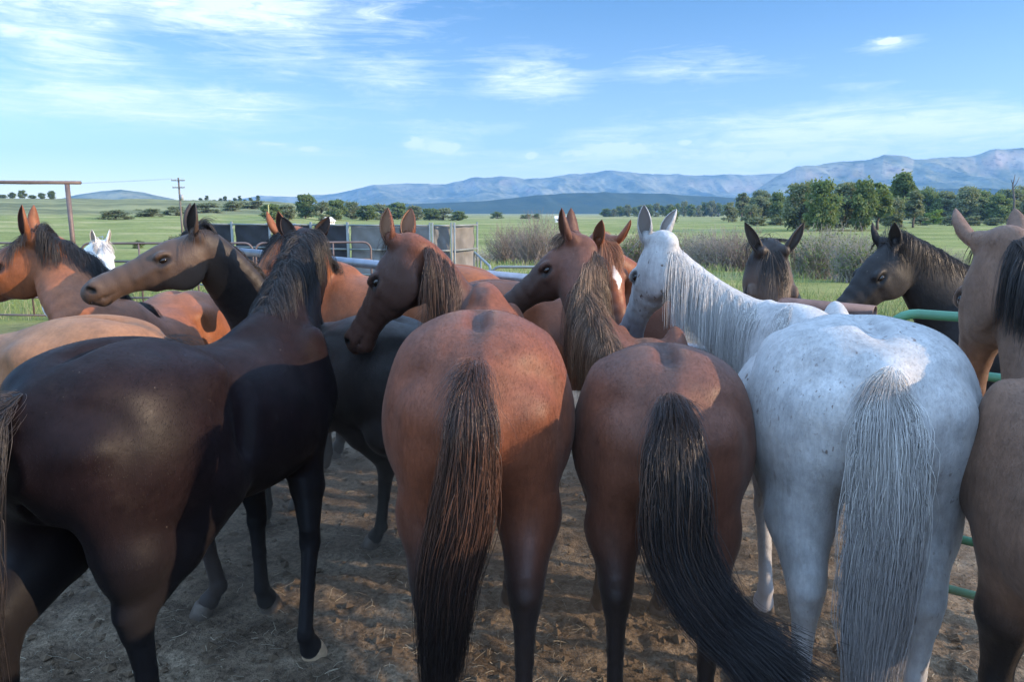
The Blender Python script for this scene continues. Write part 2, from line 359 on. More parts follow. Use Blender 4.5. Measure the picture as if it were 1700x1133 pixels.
# ------------------------------------------------------------------ materials for the horses
def coat_mat(name, base, shade, points, muzzle, dusty=.13, bumpy=.32, dorsal=None, rough=.5, sheen=.07, mottled=.5, specks=0.0, earin=None, spec=.28, sheen_tint=(1, .9, .8)):
    m, t, b = new_mat(name)
    co = objco(t)
    z = N(t, 'ShaderNodeAttribute', attribute_name='zones'); sp = N(t, 'ShaderNodeSeparateColor'); L(t, z.outputs['Color'], sp.inputs[0])
    big = ramp(t, nz(t, 2.6, 4, .6, co), [(.35, 0.0), (.68, 1.0)])
    col = mixc(t, math_(t, 'MULTIPLY', big, mottled), base, shade)
    fine = ramp(t, nz(t, 60, 3, .7, co, (1, 1, .25)), [(.35, .86), (.7, 1.1)])
    col = mixc(t, 1.0, col, fine, 'MULTIPLY')
    patch = ramp(t, nz(t, 9, 5, .7, co), [(.3, .72), (.72, 1.24)]); col = mixc(t, 1.0, col, patch, 'MULTIPLY')
    dust = ramp(t, nz(t, 5.5, 6, .72, co), [(.56, 0.0), (.78, dusty)])
    col = mixc(t, dust, col, (.30, .22, .17))
    fl = ramp(t, nz(t, 95, 2, .5, co, (1, .6, 1)), [(.72, 0.0), (.77, .30)]); fa = ramp(t, nz(t, 4.5, 3, .5, co), [(.45, 0.0), (.65, 1.0)])
    col = mixc(t, math_(t, 'MULTIPLY', fl, fa), col, (.30, .25, .20))
    if specks:
        s1 = ramp(t, nz(t, 30, 2, .5, co, (1.0, 1.0, .55), .15), [(.665, 0.0), (.71, 1.0)])
        area = ramp(t, nz(t, 3.2, 3, .5, co), [(.42, .15), (.62, 1.0)])
        s2 = ramp(t, nz(t, 70, 2, .5, co, (1, 1, .5)), [(.66, 0.0), (.72, .7)])
        sm = math_(t, 'MULTIPLY', math_(t, 'ADD', s1, s2, clamp=True), math_(t, 'MULTIPLY', area, specks))
        col = mixc(t, sm, col, (.11, .075, .06))
        dirt = ramp(t, nz(t, 4.0, 6, .65, co, (1, 1, .6)), [(.5, 0.0), (.8, .5)])
        col = mixc(t, dirt, col, (.40, .33, .27))
    if dorsal is not None:
        ed = math_(t, 'MULTIPLY', sp.outputs[2], ramp(t, nz(t, 22, 4, .7, co), [(.3, .35), (.6, 1.0)]))
        col = mixc(t, ed, col, dorsal)
    col = mixc(t, sp.outputs[0], col, points)
    col = mixc(t, sp.outputs[1], col, muzzle)
    if earin is not None: 
        a = N(t, 'ShaderNodeAttribute', attribute_name='earin'); col = mixc(t, a.outputs['Fac'], col, earin)
    dk_ = N(t, 'ShaderNodeAttribute', attribute_name='dark'); col = mixc(t, dk_.outputs['Fac'], col, (.006, .005, .005))
    L(t, col, b.inputs['Base Color'])
    rr = ramp(t, nz(t, 7, 4, .6, co), [(.3, rough - .08), (.7, rough + .14)])
    L(t, rr, b.inputs['Roughness'])
    b.inputs['Specular IOR Level'].default_value = spec
    b.inputs['Sheen Weight'].default_value = sheen; b.inputs['Sheen Roughness'].default_value = .4; b.inputs['Sheen Tint'].default_value = (*sheen_tint, 1)
    h1 = nz(t, 11, 4, .55, co); h2 = nz(t, 240, 3, .7, co, (1, 1, .22))
    h = math_(t, 'ADD', math_(t, 'MULTIPLY', h1, 1.0), math_(t, 'MULTIPLY', h2, .30))
    bump(t, b, h, bumpy, .012)
    return m
def hair_mat(name, dark, light, tip=None, tipat=(.15, .75), frac=.5, rough=.42, spec=.5):
    m, t, b = new_mat(name)
    a = N(t, 'ShaderNodeAttribute', attribute_name='hair'); sp = N(t, 'ShaderNodeSeparateColor'); L(t, a.outputs['Color'], sp.inputs[0])
    f = ramp(t, sp.outputs[0], [(max(0, 1 - frac) * .6, 0.0), (1.0, 1.0)])
    col = mixc(t, f, dark, light)
    if tip is not None: col = mixc(t, ramp(t, sp.outputs[1], [(tipat[0], 0.0), (tipat[1], 1.0)]), col, tip)
    L(t, col, b.inputs['Base Color']); b.inputs['Roughness'].default_value = rough; b.inputs['Specular IOR Level'].default_value = spec
    return m
EYE = simple_mat('eye_dark', (.012, .008, .006), .08, .6, vary=0)
HOOF = simple_mat('hoof_horn', (.09, .07, .055), .55, .4, vary=.3, scale=30)
HOOF_PALE = simple_mat('hoof_pale', (.42, .30, .19), .55, .4, vary=.25, scale=30)

# ------------------------------------------------------------------ the horse
HEAD = [  # t along the head, offset of the section below the forehead line, half width, half depth
    (-.02, .085, .062, .085), (.10, .105, .082, .105), (.22, .112, .092, .122), (.34, .110, .090, .119), (.46, .100, .074, .104),
    (.58, .084, .058, .080), (.70, .076, .051, .071), (.82, .075, .052, .070), (.91, .075, .056, .069), (.97, .072, .049, .056)]
def make_ear(base, d, face, ln=.175, w=.040, n=14, m=13):
    d = unit(d); face = unit(np.asarray(face) - d * (np.asarray(face) @ d)); side = np.cross(d, face)
    def surf(ins):
        V = []
        for i in range(n):
            u = i / (n - 1)
            ww = w * (0.62 + .75 * u - 0.1 * u * u) * (1 - u ** 2.3) ** .85 * 1.16 if u < 1 else 0.0005
            ww = max(ww - (ins * .0045), .0008)
            th = R(172 - 62 * min(u * 1.8, 1))
            c = base + d * (ln * (u - (.02 if ins else 0) * u)) + face * (.022 * math.sin(u * 2.6) - .012 * u * u)
            for j in range(m):
                ph = -th + 2 * th * j / (m - 1)
                V.append(c - face * (ww * .72 * math.cos(ph)) + side * (ww * math.sin(ph)))
        return V
    V = surf(0) + surf(1); F = []
    for q in (0, 1):
        o = q * n * m
        for i in range(n - 1):
            for j in range(m - 1):
                a = o + i * m + j; f = (a, a + 1, a + m + 1, a + m); F.append(f if q else f[::-1])
    for i in range(n - 1):
        for j in (0, m - 1):
            a = i * m + j; f = (a, a + m, a + m + n * m, a + n * m); F.append(f if j else f[::-1])
    for j in range(m - 1):
        a = (n - 1) * m + j; F.append((a, a + 1, a + 1 + n * m, a + n * m))
    return np.array(V), np.array(F), np.r_[np.zeros(n * m), np.ones(n * m)]

class Horse: pass
def make_horse(label, loc, rz, sc=1.0, poll=None, muzzle=None, coat=None, hair=None, tailmat=None, h=.014, roll=0.0,
               legs=None, belly=0.0, wide=1.0, neck_ctrl=None, mane_side=1, mane_len=.30, mane_n=1000, mane_lift=0.0, forelock=.16, tail=None,
               tail_n=1300, tail_w=1.0, tail_fuzz=250, ears=((1, None, None), (-1, None, None)), ear_len=.19, point_z=(.42, .62), muz_r=.16,
               croup=0.0, neck_scale=1.0, hoofmats=None, no_tail=False, head_len=.60, group='horses crowded in the corral', name='horse',
               strand=.00095, mane_both=0.0, star=False, mane_seed=1, ybend=0.0, nf=.34, edrop=-.005, fur=0, tail_tip=1.0, tail_top=1.0, gask=1.0, clump=.6, mane_off=1.0, twist=(.1, 1.0), withers=0.0, thigh=1.0, head_wide=1.0, mouth=0.0):
    root = empty(name, loc, rz); root.scale = (sc, sc, sc); tag(root, label, 'horse', group)
    cz, sz = math.cos(rz), math.sin(rz)
    def tolocal(p):
        q = (np.asarray(p, float) - np.asarray(loc, float)) / sc; return np.array([q[0] * cz + q[1] * sz, -q[0] * sz + q[1] * cz, q[2]])
    def todir(p): return np.array([p[0] * cz + p[1] * sz, -p[0] * sz + p[1] * cz, p[2]])
    P = tolocal(poll); M = tolocal(muzzle)
    hd = unit(M - P); HL = head_len
    up = np.array([0, 0, 1.0])
    lat = unit(np.cross(up, hd)); U = np.cross(hd, lat)
    if roll: 
        lat, U = lat * math.cos(roll) + U * math.sin(roll), U * math.cos(roll) - lat * math.sin(roll)
    # neck centre line
    A = np.array([.40, 0, 1.15 + withers * .8]); E = P - U * .082 + hd * edrop
    if neck_ctrl is not None: c1, c2 = [tolocal(q) for q in neck_ctrl]
    else:
        c1 = A + np.array([nf, 0, .22 if E[2] > 1.2 else -.05]); nd = unit(E - A); c2 = E - unit(nd * .5 + hd * .35 + U * .55) * .22 - np.array([0, 0, .02])
    NK = 17; NC = bez([A, c1, c2, E], NK)
    T = np.gradient(NC, axis=0); T /= np.linalg.norm(T, axis=1, keepdims=True)
    s = np.linspace(0, 1, NK)
    tw = sstep(twist[0], twist[1], s)[:, None]; nl = np.array([0, 1.0, 0])[None] * (1 - tw) + lat[None] * tw
    nl -= T * (nl * T).sum(1, keepdims=True); nl /= np.linalg.norm(nl, axis=1, keepdims=True); nD = np.cross(T, nl)
    rl = np.interp(s, [0, .2, .45, .75, 1], [.17, .145, .105, .080, .070]) * (1 + (neck_scale - 1) * (1 - s ** 2))
    rd = np.interp(s, [0, .2, .45, .75, 1], [.30, .265, .195, .142, .105]) * (1 + (neck_scale - 1) * (1 - s ** 2))
    # head stations
    tH = np.array([a[0] for a in HEAD]); HC = P[None] + hd[None] * (tH * HL)[:, None] - U[None] * np.array([a[1] for a in HEAD])[:, None] * HL / .6
    hl_ = np.array([a[2] for a in HEAD]) * HL / .6 * head_wide; hdp = np.array([a[3] for a in HEAD]) * HL / .6
    # legs
    lg = {'fl': (.47, .16, 0), 'fr': (.47, -.16, 0), 'hl': (-.70, .16, 0), 'hr': (-.70, -.16, 0)}
    for k_, v_ in (legs or {}).items():
        if v_ is not None: lg[k_] = v_
        else: lg.pop(k_)
    pts = [np.array([-1.0, -.42, 0]), np.array([.85, .42, 1.62]), P + .25, P - .25, M + .12, M - .12] + list(NC + .22) + list(NC - .2) + \
          [np.array([v_[0] + .15, v_[1], 0]) for v_ in lg.values()] + [np.array([v_[0] - .15, v_[1], 0]) for v_ in lg.values()]
    lo = np.min(pts, 0); hi = np.max(pts, 0); lo[2] = max(lo[2], 0.0)
    g = SDF(lo - .03, hi + .03, h)
    W_ = wide; th = thigh
    xs = [-.90, -.84, -.72, -.55, -.35, -.10, .15, .38, .56, .68, .76]
    top = np.array([1.26, 1.36, 1.44, 1.49, 1.49, 1.425, 1.415, 1.50, 1.45, 1.32, 1.20]); bot = np.array([1.10, 1.00, .93, .92, .87, .79, .77, .80, .88, .96, 1.05])
    top = top + np.array([1, 1, 1, 1, 1, .5, 0, 0, 0, 0, 0]) * croup + np.array([0, 0, 0, 0, 0, .2, .5, 1, .8, .3, 0]) * withers
    bot = bot - np.array([0, 0, 0, .2, .6, 1, 1, .7, .2, 0, 0]) * belly
    hy = np.array([.07, .16, .235, .275, .29, .315, .315, .255, .205, .15, .06]) * W_
    yb = np.array([1, .9, .7, .45, .2, 0, 0, .1, .2, .3, .3]) * ybend
    g.loft(xs, (top + bot) / 2, hy, (top - bot) / 2, [.1, .15, .18, .2, .25, .12, .16, .42, .45, .3, .2], yb, .02)
    for q in (1, -1):
        y0 = ybend * .5
        g.ell((-.47, q * .112 * W_ + y0, 1.355 + croup), (.30, .155 * W_, .122), (1, 0, -.08), (0, q * .35, 1), .06)          # croup muscle
        g.ell((-.50, q * .160 * W_ * th + y0, 1.12), (.285, .172 * W_ * th, .30), (1, 0, .15), (0, 0, 1), .06)                # thigh
        g.cone((-.755, q * .125 * W_ * th + y0, 1.20), (-.64, q * .170 * W_ * th + y0, .80), (.115 * W_, .11), (.098, .12), (0, 1, 0), .05)       # buttock
        g.ell((-.31, q * .218 * W_ + y0, 1.325 + croup), (.10, .048, .065), (1, 0, 0), (0, 0, 1), .08)                        # point of hip
        g.ell((.47, q * .135 * W_, 1.13), (.15, .085, .29), (1, 0, -.5), (.5, 0, 1), .08)                                # shoulder blade
        g.ell((.585, q * .10 * W_, 1.05), (.13, .10, .16), (1, 0, 0), (0, 0, 1), .09)                                    # breast
        g.ell((.38, q * .165 * W_, .97), (.14, .09, .17), (1, 0, 0), (0, 0, 1), .05)                                    # arm muscle
    for q in (1, -1):
        g.cone((-.17, q * .30 * W_, 1.30), (-.22, q * .29 * W_, 1.05), .03, .02, (0, 1, 0), .09, 'sub')
    g.cone((-.88, ybend, 1.16), (-.80, ybend, .88), .010, .012, (0, 1, 0), .04, 'sub')
    g.cone((-.72, ybend * .6, 1.462 + croup), (-.38, ybend * .3, 1.508 + croup), .022, .020, (0, 1, 0), .05, 'sub')
    g.ell((.40, 0, 1.44 + withers), (.20, .06, .07), (1, 0, 0), (0, 0, 1), .07)
    g.ell((.35, 0, .85), (.2, .15, .10), (1, 0, 0), (0, 0, 1), .06)
    # dock of the tail
    g.cone((-.70, ybend * .8, 1.40 + croup), (-.85, ybend, 1.325), (.042, .034), (.022, .022), (0, 1, 0), .08)
    jn = {}
    for nm, q in (('hl', 1), ('hr', -1)):
        if nm not in lg: continue
        fx, fy, lift = lg[nm][:3]; dx = fx + .70; y0 = q * .17 * W_ * th + ybend * .5
        fe = np.array([fx - .075, fy, .155 + lift]); hk = np.array([-.775 + .72 * dx, .25 * y0 + .75 * fy, .575 + lift * .75]); stf = np.array([-.30 + .25 * dx, y0 * 1.1, .95 + lift * .3])
        if lift > .05: fe = fe + np.array([-.03, 0, .0])
        g.cone((-.52, y0, 1.12), stf, (.13 * W_ * th, .20), (.105, .125), (0, 1, 0), .06)
        g.cone(stf + np.array([-.08, 0, 0]), (hk + stf) / 2 + np.array([-.035, -.004 * q, .01]), (.122 * gask, .155 * gask), (.084 * gask, .108 * gask), (0, 1, 0), .05)
        g.cone((hk + stf) / 2 + np.array([-.035, -.004 * q, .01]), hk + np.array([.0, 0, .03]), (.084 * gask, .108 * gask), (.050, .063), (0, 1, 0), .03)
        g.cone((-.645, y0 + .0, .82), hk + np.array([-.005, 0, .09]), (.100 * th, .120), (.052, .068), (0, 1, 0), .06)
        g.cone((hk + stf) / 2 + np.array([-.1, 0, .02]), hk + np.array([-.055, 0, .035]), (.028, .03), (.020, .022), (0, 1, 0), .035)   # achilles
        g.ell(hk, (.056, .046, .072), (1, 0, -.2), (0, 0, 1), .02)
        g.cone(hk + np.array([-.005, 0, .04]), (hk + fe) / 2, (.046, .060), (.031, .040), (0, 1, 0), .03)
        g.cone((hk + fe) / 2, fe + np.array([0, 0, .02]), (.029, .038), (.032, .040), (0, 1, 0), .015)
        g.ell(fe, (.044, .038, .042), k=.015)
        co_ = np.array([fx - .02, fy, .075 + lift]); g.cone(fe, co_, (.029, .033), (.043, .050), (0, 1, 0), .012)
        jn[nm] = (np.array([fx, fy, lift]), fe)
    for nm, q in (('fl', 1), ('fr', -1)):
        if nm not in lg: continue
        fx, fy, lift = lg[nm][:3]; dx = fx - .47; y0 = q * .15 * W_
        fe = np.array([fx - .055, fy, .15 + lift]); kn = np.array([.43 + .5 * dx + lift * .45, .4 * y0 + .6 * fy, .485 + lift * .55]); el = np.array([.39, y0, .90])
        if lift > .05: fe = fe + np.array([-.10, 0, .02])
        md = (el + kn) / 2 + np.array([.01, q * .01, .01])
        g.cone(el + np.array([0, 0, .06]), md, (.098, .14), (.067, .088), (0, 1, 0), .05)
        g.cone(md, kn + np.array([0, 0, .05]), (.067, .088), (.044, .052), (0, 1, 0), .03)
        g.ell(kn, (.047, .047, .060), k=.02)
        g.cone(kn + np.array([-.003, 0, -.03]), (kn + fe) / 2, (.038, .043), (.028, .036), (0, 1, 0), .02)
        g.cone((kn + fe) / 2, fe + np.array([0, 0, .02]), (.028, .036), (.030, .038), (0, 1, 0), .015)
        g.ell(fe, (.038, .034, .036), k=.015)
        co_ = np.array([fx - .02, fy, .075 + lift]); g.cone(fe, co_, (.029, .033), (.045, .052), (0, 1, 0), .012)
        jn[nm] = (np.array([fx, fy, lift]), fe)
    # neck
    for i in range(NK - 1): g.cone(NC[i], NC[i + 1], (rl[i], rd[i]), (rl[i + 1], rd[i + 1]), nl[i], .03 if i > 3 else .05)
    g.cone(NC[4] - nD[4] * rd[4] * .62, NC[-3] - nD[-3] * rd[-3] * .45, (.05, .05), (.040, .040), nl[6], .05)             # throat / windpipe
    # head
    k2 = HL / .6
    for i in range(len(tH) - 1):
        g.cone(HC[i], HC[i + 1], (hl_[i], hdp[i]), (hl_[i + 1], hdp[i + 1]), lat, .022)
    def hp(t, dn, la): return P + hd * (t * HL) - U * (dn * k2) + lat * (la * k2)
    for q in (1, -1):
        hw = head_wide
        g.ell(hp(.235, .158, q * .052 * hw), np.array([.112, .036, .108]) * k2, hd, U, .03)          # jowl
        g.ell(hp(.335, .040, q * .082 * hw), np.array([.040, .022, .024]) * k2, hd + U * .15, U, .02)       # brow
        g.cone(hp(.40, .085, q * .076 * hw), hp(.60, .098, q * .052 * hw), (.012, .014), (.008, .009), lat, .025)        # facial crest
        g.ell(hp(.335, .066, q * .096 * hw), np.array([.030, .014, .022]) * k2, hd, U, .016, 'sub')
        g.ell(hp(.345, .098, q * .084 * hw), np.array([.036, .016, .014]) * k2, hd - U * .3, U, .02)        # lower lid
        g.ell(hp(.925, .045, q * .040 * hw), np.array([.036, .022, .032]) * k2, hd, U, .02)            # nostril wing
        g.ell(hp(.955, .048, q * .062 * hw), np.array([.026, .020, .014]) * k2, hd + U * 1.0, U, .010, 'sub')
        g.cone(hp(.76, .112, q * .056 * hw), hp(1.0, .106, q * .05 * hw), .009, .009, lat, .008, 'sub')           # corner of the mouth
    g.ell(hp(.90, .132, 0), np.array([.040, .036, .026]) * k2, hd, U, .02)                             # chin
    g.cone(hp(.90, .108, -.06), hp(.90, .108, .06), .006, .006, hd, .008, 'sub')
    g.cone(hp(1.0, .106, -.045), hp(1.0, .106, .045), .008, .008, hd, .010, 'sub')
    for q in (1, -1): g.ell(hp(-.01, .02, q * .058 ), np.array([.035, .03, .045]) * k2, hd, U, .03)
    V, Q = g.mesh(2)
    # ears
    parts = [(V, Q, np.zeros(len(V)))]; n0 = len(V)
    for q, ed, ef in ears:
        eb = hp(.0, .015, q * .060)
        d0 = todir(ed) if ed is not None else unit(U * .85 - hd * .45 + lat * q * .22)
        f0 = todir(ef) if ef is not None else unit(hd * .8 + lat * q * .55)
        v_, f_, m_ = make_ear(eb - unit(d0) * .02, d0, f0, ear_len * k2)
        parts.append((v_, f_ + n0, m_)); n0 += len(v_)
    V = np.concatenate([p[0] for p in parts]); F = np.concatenate([p[1] for p in parts]); earin = np.concatenate([p[2] for p in parts])
    # coat zones
    zn = np.zeros((len(V), 4)); zn[:, 3] = 1
    isleg = 1 - sstep(point_z[0], point_z[1], V[:, 2] + .05 * np.sin(V[:, 0] * 9) + .03 * np.sin(V[:, 1] * 23))
    dhead = np.linalg.norm(V - hp(.5, .08, 0), axis=1)
    zn[:, 0] = isleg * (dhead > .42)
    along = (V - P) @ hd; zn[:, 1] = sstep(HL * (1 - muz_r / .6) - .10, HL * (1 - muz_r / .6) + .06, along) * (dhead < .45)
    zn[:, 2] = (1 - sstep(.008, .046, np.abs(V[:, 1] - ybend * .5))) * .8 * sstep(1.2, 1.36, V[:, 2]) * (V[:, 0] < .3)
    zn[:, 0] = np.maximum(zn[:, 0], sstep(.75, 1.0, earin[:] * 0 + 0))
    dk = np.zeros(len(V))
    def segd(a, b_):
        ab = b_ - a; t_ = np.clip(((V - a) @ ab) / (ab @ ab), 0, 1); return np.linalg.norm(V - a - t_[:, None] * ab, axis=1)
    for q in (1, -1):
        dk = np.maximum(dk, 1 - sstep(.012 * k2, .022 * k2, segd(hp(.940, .056, q * .052), hp(.965, .036, q * .056))))
        dk = np.maximum(dk, .75 * (1 - sstep(.004, .011, segd(hp(.78, .112, q * .055 * head_wide), hp(1.0, .106, q * .048)))))
        dk = np.maximum(dk, .8 * (1 - sstep(.020 * k2, .034 * k2, segd(hp(.315, .066, q * .090 * head_wide), hp(.36, .070, q * .086 * head_wide)))))
    attrs = {'dark': ('FLOAT', dk), 'zones': ('FLOAT_COLOR', zn), 'earin': ('FLOAT', earin)}
    if star:
        s_ = (V - hp(.36, 0, 0)); a_ = s_ @ hd; b_ = s_ @ lat; c_ = s_ @ U
        wv = .010 + .012 * np.sin(a_ * 40 + 1.0); st = (np.abs(b_ - .010 * np.sin(a_ * 33)) < wv + .006) & (a_ > -.06) & (a_ < .10) & (c_ > -.05)
        attrs['star'] = ('FLOAT', st.astype(float))
    body = link_mesh('body', V, F, coat, root, True, attrs)
    if fur:
        gf = np.random.default_rng(77); tri = F
        P0, P1, P2, P3 = (V[tri[:, k]] for k in range(4)); ar = np.linalg.norm(np.cross(P2 - P0, P3 - P1), axis=1)
        ar = ar * (P0[:, 2] > .25) * (earin[tri[:, 0]] < .5)
        fi = gf.choice(len(tri), fur, p=ar / ar.sum()); a_, b_ = gf.random((fur, 1)), gf.random((fur, 1))
        p = (P0[fi] * (1 - a_) + P1[fi] * a_) * (1 - b_) + (P3[fi] * (1 - a_) + P2[fi] * a_) * b_
        nn = np.cross(P2[fi] - P0[fi], P3[fi] - P1[fi]); nn /= np.linalg.norm(nn, axis=1, keepdims=True) + 1e-12
        fl_ = np.array([-.55, 0, -.8]) + .35 * np.stack([np.sin(p[:, 1] * 7 + p[:, 2] * 4), np.sin(p[:, 0] * 6 + 1), np.cos(p[:, 0] * 5 + p[:, 2] * 3)], 1) + gf.normal(size=(fur, 3)) * .22
        fl_ -= nn * (fl_ * nn).sum(1, keepdims=True); fl_ /= np.linalg.norm(fl_, axis=1, keepdims=True) + 1e-9
        ln_ = gf.uniform(.008, .016, fur)[:, None]; lift_ = gf.uniform(.05, .22, fur)[:, None]
        q0 = p - nn * .001; q1 = p + (fl_ * .5 + nn * lift_ * .45) * ln_; q2 = p + (fl_ * 1.0 + nn * lift_ * .6) * ln_
        sd_ = np.cross(nn, fl_) * .0006 / sc
        HV = np.stack([q0 - sd_, q0 + sd_, q1 + sd_ * .8, q1 - sd_ * .8, q2], 1).reshape(-1, 3); bb = np.arange(fur)[:, None] * 5
        HF = np.concatenate([bb + np.array([[0, 1, 2, 3]]), bb + np.array([[3, 2, 4, 4]])]) ; T1 = (bb + np.array([[0, 1, 2]])), (bb + np.array([[0, 2, 3]])), (bb + np.array([[3, 2, 4]]))
        HT = np.concatenate(T1); zi = tri[fi, 0]
        at2 = {'zones': ('FLOAT_COLOR', np.repeat(zn[zi], 5, 0)), 'dark': ('FLOAT', np.repeat(dk[zi], 5))}
        link_mesh('coat_hair', HV, HT, coat, root, False, at2)
    # eyes
    for q in (1, -1):
        c = hp(.335, .064, q * .080 * head_wide); r_ = .0215 * k2; n1, n2 = 12, 16; v = []; f = []
        for i in range(n1 + 1):
            for j in range(n2):
                a = math.pi * i / n1; b_ = 2 * math.pi * j / n2
                v.append(c + lat * q * r_ * .82 * math.cos(a) + hd * r_ * math.sin(a) * math.cos(b_) + U * r_ * .72 * math.sin(a) * math.sin(b_))
        for i in range(n1):
            for j in range(n2): f.append((i * n2 + j, i * n2 + (j + 1) % n2, (i + 1) * n2 + (j + 1) % n2, (i + 1) * n2 + j))
        link_mesh('eye', v, np.array(f), EYE, root)
    # hooves
    for nm, (ft, fe) in jn.items():
        n1 = 20; v = []; f = []
        rings = [(.088, .040, -.018), (.078, .049, -.012), (.070, .051, -.008), (.035, .058, .002), (.004, .064, .010), (.0, .060, .010)]
        for (zz, rr, ox) in rings:
            for j in range(n1):
                a = 2 * math.pi * j / n1; ex = math.cos(a)
                v.append(ft + np.array([ox + rr * (1.10 if ex > 0 else .80) * ex, rr * .92 * math.sin(a), zz + (-.022 * (1 - ex) * .5 * (zz / .088))]))
        for i in range(len(rings) - 1):
            for j in range(n1): f.append((i * n1 + j, i * n1 + (j + 1) % n1, (i + 1) * n1 + (j + 1) % n1, (i + 1) * n1 + j))
        f.append(tuple(range((len(rings) - 1) * n1, len(rings) * n1))); f.append(tuple(range(n1 - 1, -1, -1)))
        link_mesh('hoof', v, f, (hoofmats or {}).get(nm, HOOF), root)
    # obstacles for the hair: neck and head sections
    oc = np.vstack([NC, HC]); ol = np.vstack([nl, np.repeat(lat[None], len(HC), 0)]); oD = np.vstack([nD, np.repeat(U[None], len(HC), 0)])
    orl = np.r_[rl, hl_]; ord_ = np.r_[rd, hdp]
    def flow(p, v, ln, K, grav, off, gg, keep=.62, wob=.03):
        S_ = len(p); C = np.zeros((S_, K, 3)); C[:, 0] = p; ds = (ln / (K - 1))[:, None]
        for k_ in range(1, K):
            v = v * keep + np.array([0, 0, -1.0]) * grav + gg.normal(size=v.shape) * wob; v /= np.linalg.norm(v, axis=1, keepdims=True)
            p = p + v * ds
            for _ in range(2):
                d2 = ((p[:, None] - oc[None]) ** 2).sum(2); i = d2.argmin(1); r_ = p - oc[i]
                tt = r_ - ol[i] * (r_ * ol[i]).sum(1, keepdims=True) - oD[i] * (r_ * oD[i]).sum(1, keepdims=True)
                a = (r_ * ol[i]).sum(1) / orl[i]; b_ = (r_ * oD[i]).sum(1) / ord_[i]; q = np.hypot(a, b_); lim = 1 + off
                s_ = np.where(q < lim, lim / np.maximum(q, 1e-3), 1.0)
                p = oc[i] + tt + ol[i] * (a * s_ * orl[i])[:, None] + oD[i] * (b_ * s_ * ord_[i])[:, None]
            nv = p - C[:, k_ - 1]; v = nv / (np.linalg.norm(nv, axis=1, keepdims=True) + 1e-9); C[:, k_] = p
        for _ in range(4): C[:, 1:-1] = .25 * C[:, :-2] + .5 * C[:, 1:-1] + .25 * C[:, 2:]
        return C
    gg = np.random.default_rng(mane_seed)
    if mane_n:
        def crest(s0):
            i = np.clip(s0 * (NK - 1), 0, NK - 1.001); a = i.astype(int); t = (i - a)[:, None]
            ip = lambda X: X[a] * (1 - t) + X[a + 1] * t
            return ip(NC), ip(nl), ip(nD), (rl[a] * (1 - t[:, 0]) + rl[a + 1] * t[:, 0]), (rd[a] * (1 - t[:, 0]) + rd[a + 1] * t[:, 0])
        ncl = max(40, mane_n // 14); cs = gg.uniform(.24, 1.0, ncl); cside = np.where(gg.random(ncl) < mane_both, -mane_side, mane_side)
        ci = gg.integers(0, ncl, mane_n); s0 = np.clip(cs[ci] + gg.normal(size=mane_n) * .010, .22, 1); side = cside[ci].astype(float)
        c, l_, D_, a_, b_ = crest(s0)
        p = c + D_ * (b_ * .99)[:, None] + l_ * (gg.normal(size=mane_n) * .012)[:, None]
        T_ = np.cross(l_, D_)
        cv = gg.normal(size=(ncl, 3)) * .20
        v = D_ * (.55 + mane_lift) + l_ * (side * .8)[:, None] + cv[ci] + gg.normal(size=(mane_n, 3)) * .07
        cl_ = mane_len * gg.uniform(.65, 1.2, ncl); ln = cl_[ci] * gg.uniform(.7, 1.1, mane_n) * (1 - .35 * (s0 < .34))
        C = flow(p, v / np.linalg.norm(v, axis=1, keepdims=True), ln, 13, .30, .03 + gg.random(mane_n) * .10 * mane_off, gg)
        # clump: pull each strand towards the mean of its clump with growing strength
        mean = np.zeros((ncl, 13, 3)); cnt = np.bincount(ci, minlength=ncl)[:, None, None] + 1e-6
        np.add.at(mean, ci, C); mean /= cnt
        wgt = (np.linspace(0, 1, 13) ** 1.2 * clump)[None, :, None]; C = C * (1 - wgt) + mean[ci] * wgt
        rr = strand / sc * np.linspace(1, .35, 13)[None, :] * gg.uniform(.7, 1.3, mane_n)[:, None]
        rnd = np.clip(.55 * gg.random(ncl)[ci] + .45 * gg.random(mane_n), 0, 1)
        strands_mesh('mane', C, rr, hair, root, rnd, 3)
    if forelock:
        nf = 220; p = hp(.015, -.005, 0)[None] + lat[None] * (gg.normal(size=nf) * .022)[:, None] - hd * (gg.random(nf) * .02)[:, None]
        v = hd * .8 + U * .35 + lat * 0 + gg.normal(size=(nf, 3)) * .22; v = v / np.linalg.norm(v, axis=1, keepdims=True)
        C = flow(p, v, forelock * gg.uniform(.5, 1.25, nf), 10, .22, .04 + gg.random(nf) * .12, gg, .75)
        strands_mesh('forelock', C, strand / sc * np.linspace(1, .35, 10)[None] * gg.uniform(.7, 1.3, nf)[:, None], hair, root, gg.random(nf), 5)
    if not no_tail:
        dk = np.array([-.825, ybend, 1.392 + croup])
        if tail is None: G = np.array([dk, dk + [-.07, 0, -.05], dk + [-.12, 0, -.22], dk + [-.12, 0, -.55], dk + [-.10, 0, -.85], dk + [-.07, 0, -1.12]])
        else: G = np.array([dk] + [tolocal(q) for q in tail])
        K = 22; GC = catmull(G, 60); al = np.r_[0, np.cumsum(np.linalg.norm(np.diff(GC, axis=0), axis=1))]; LT = al[-1]
        def gp(a): return np.stack([np.interp(a, al, GC[:, d]) for d in range(3)], -1)
        GT = np.gradient(GC, axis=0); GT /= np.linalg.norm(GT, axis=1, keepdims=True)
        wl = np.array([0, 1.0, 0]); wl = wl - GT * (GT @ wl)[:, None]; wl /= np.linalg.norm(wl, axis=1, keepdims=True); wb = np.cross(GT, wl)
        def fr(M_, a): return np.stack([np.interp(a, al, M_[:, d]) for d in range(3)], -1)
        ncl = max(30, tail_n // 11); ci = gg.integers(0, ncl, tail_n)
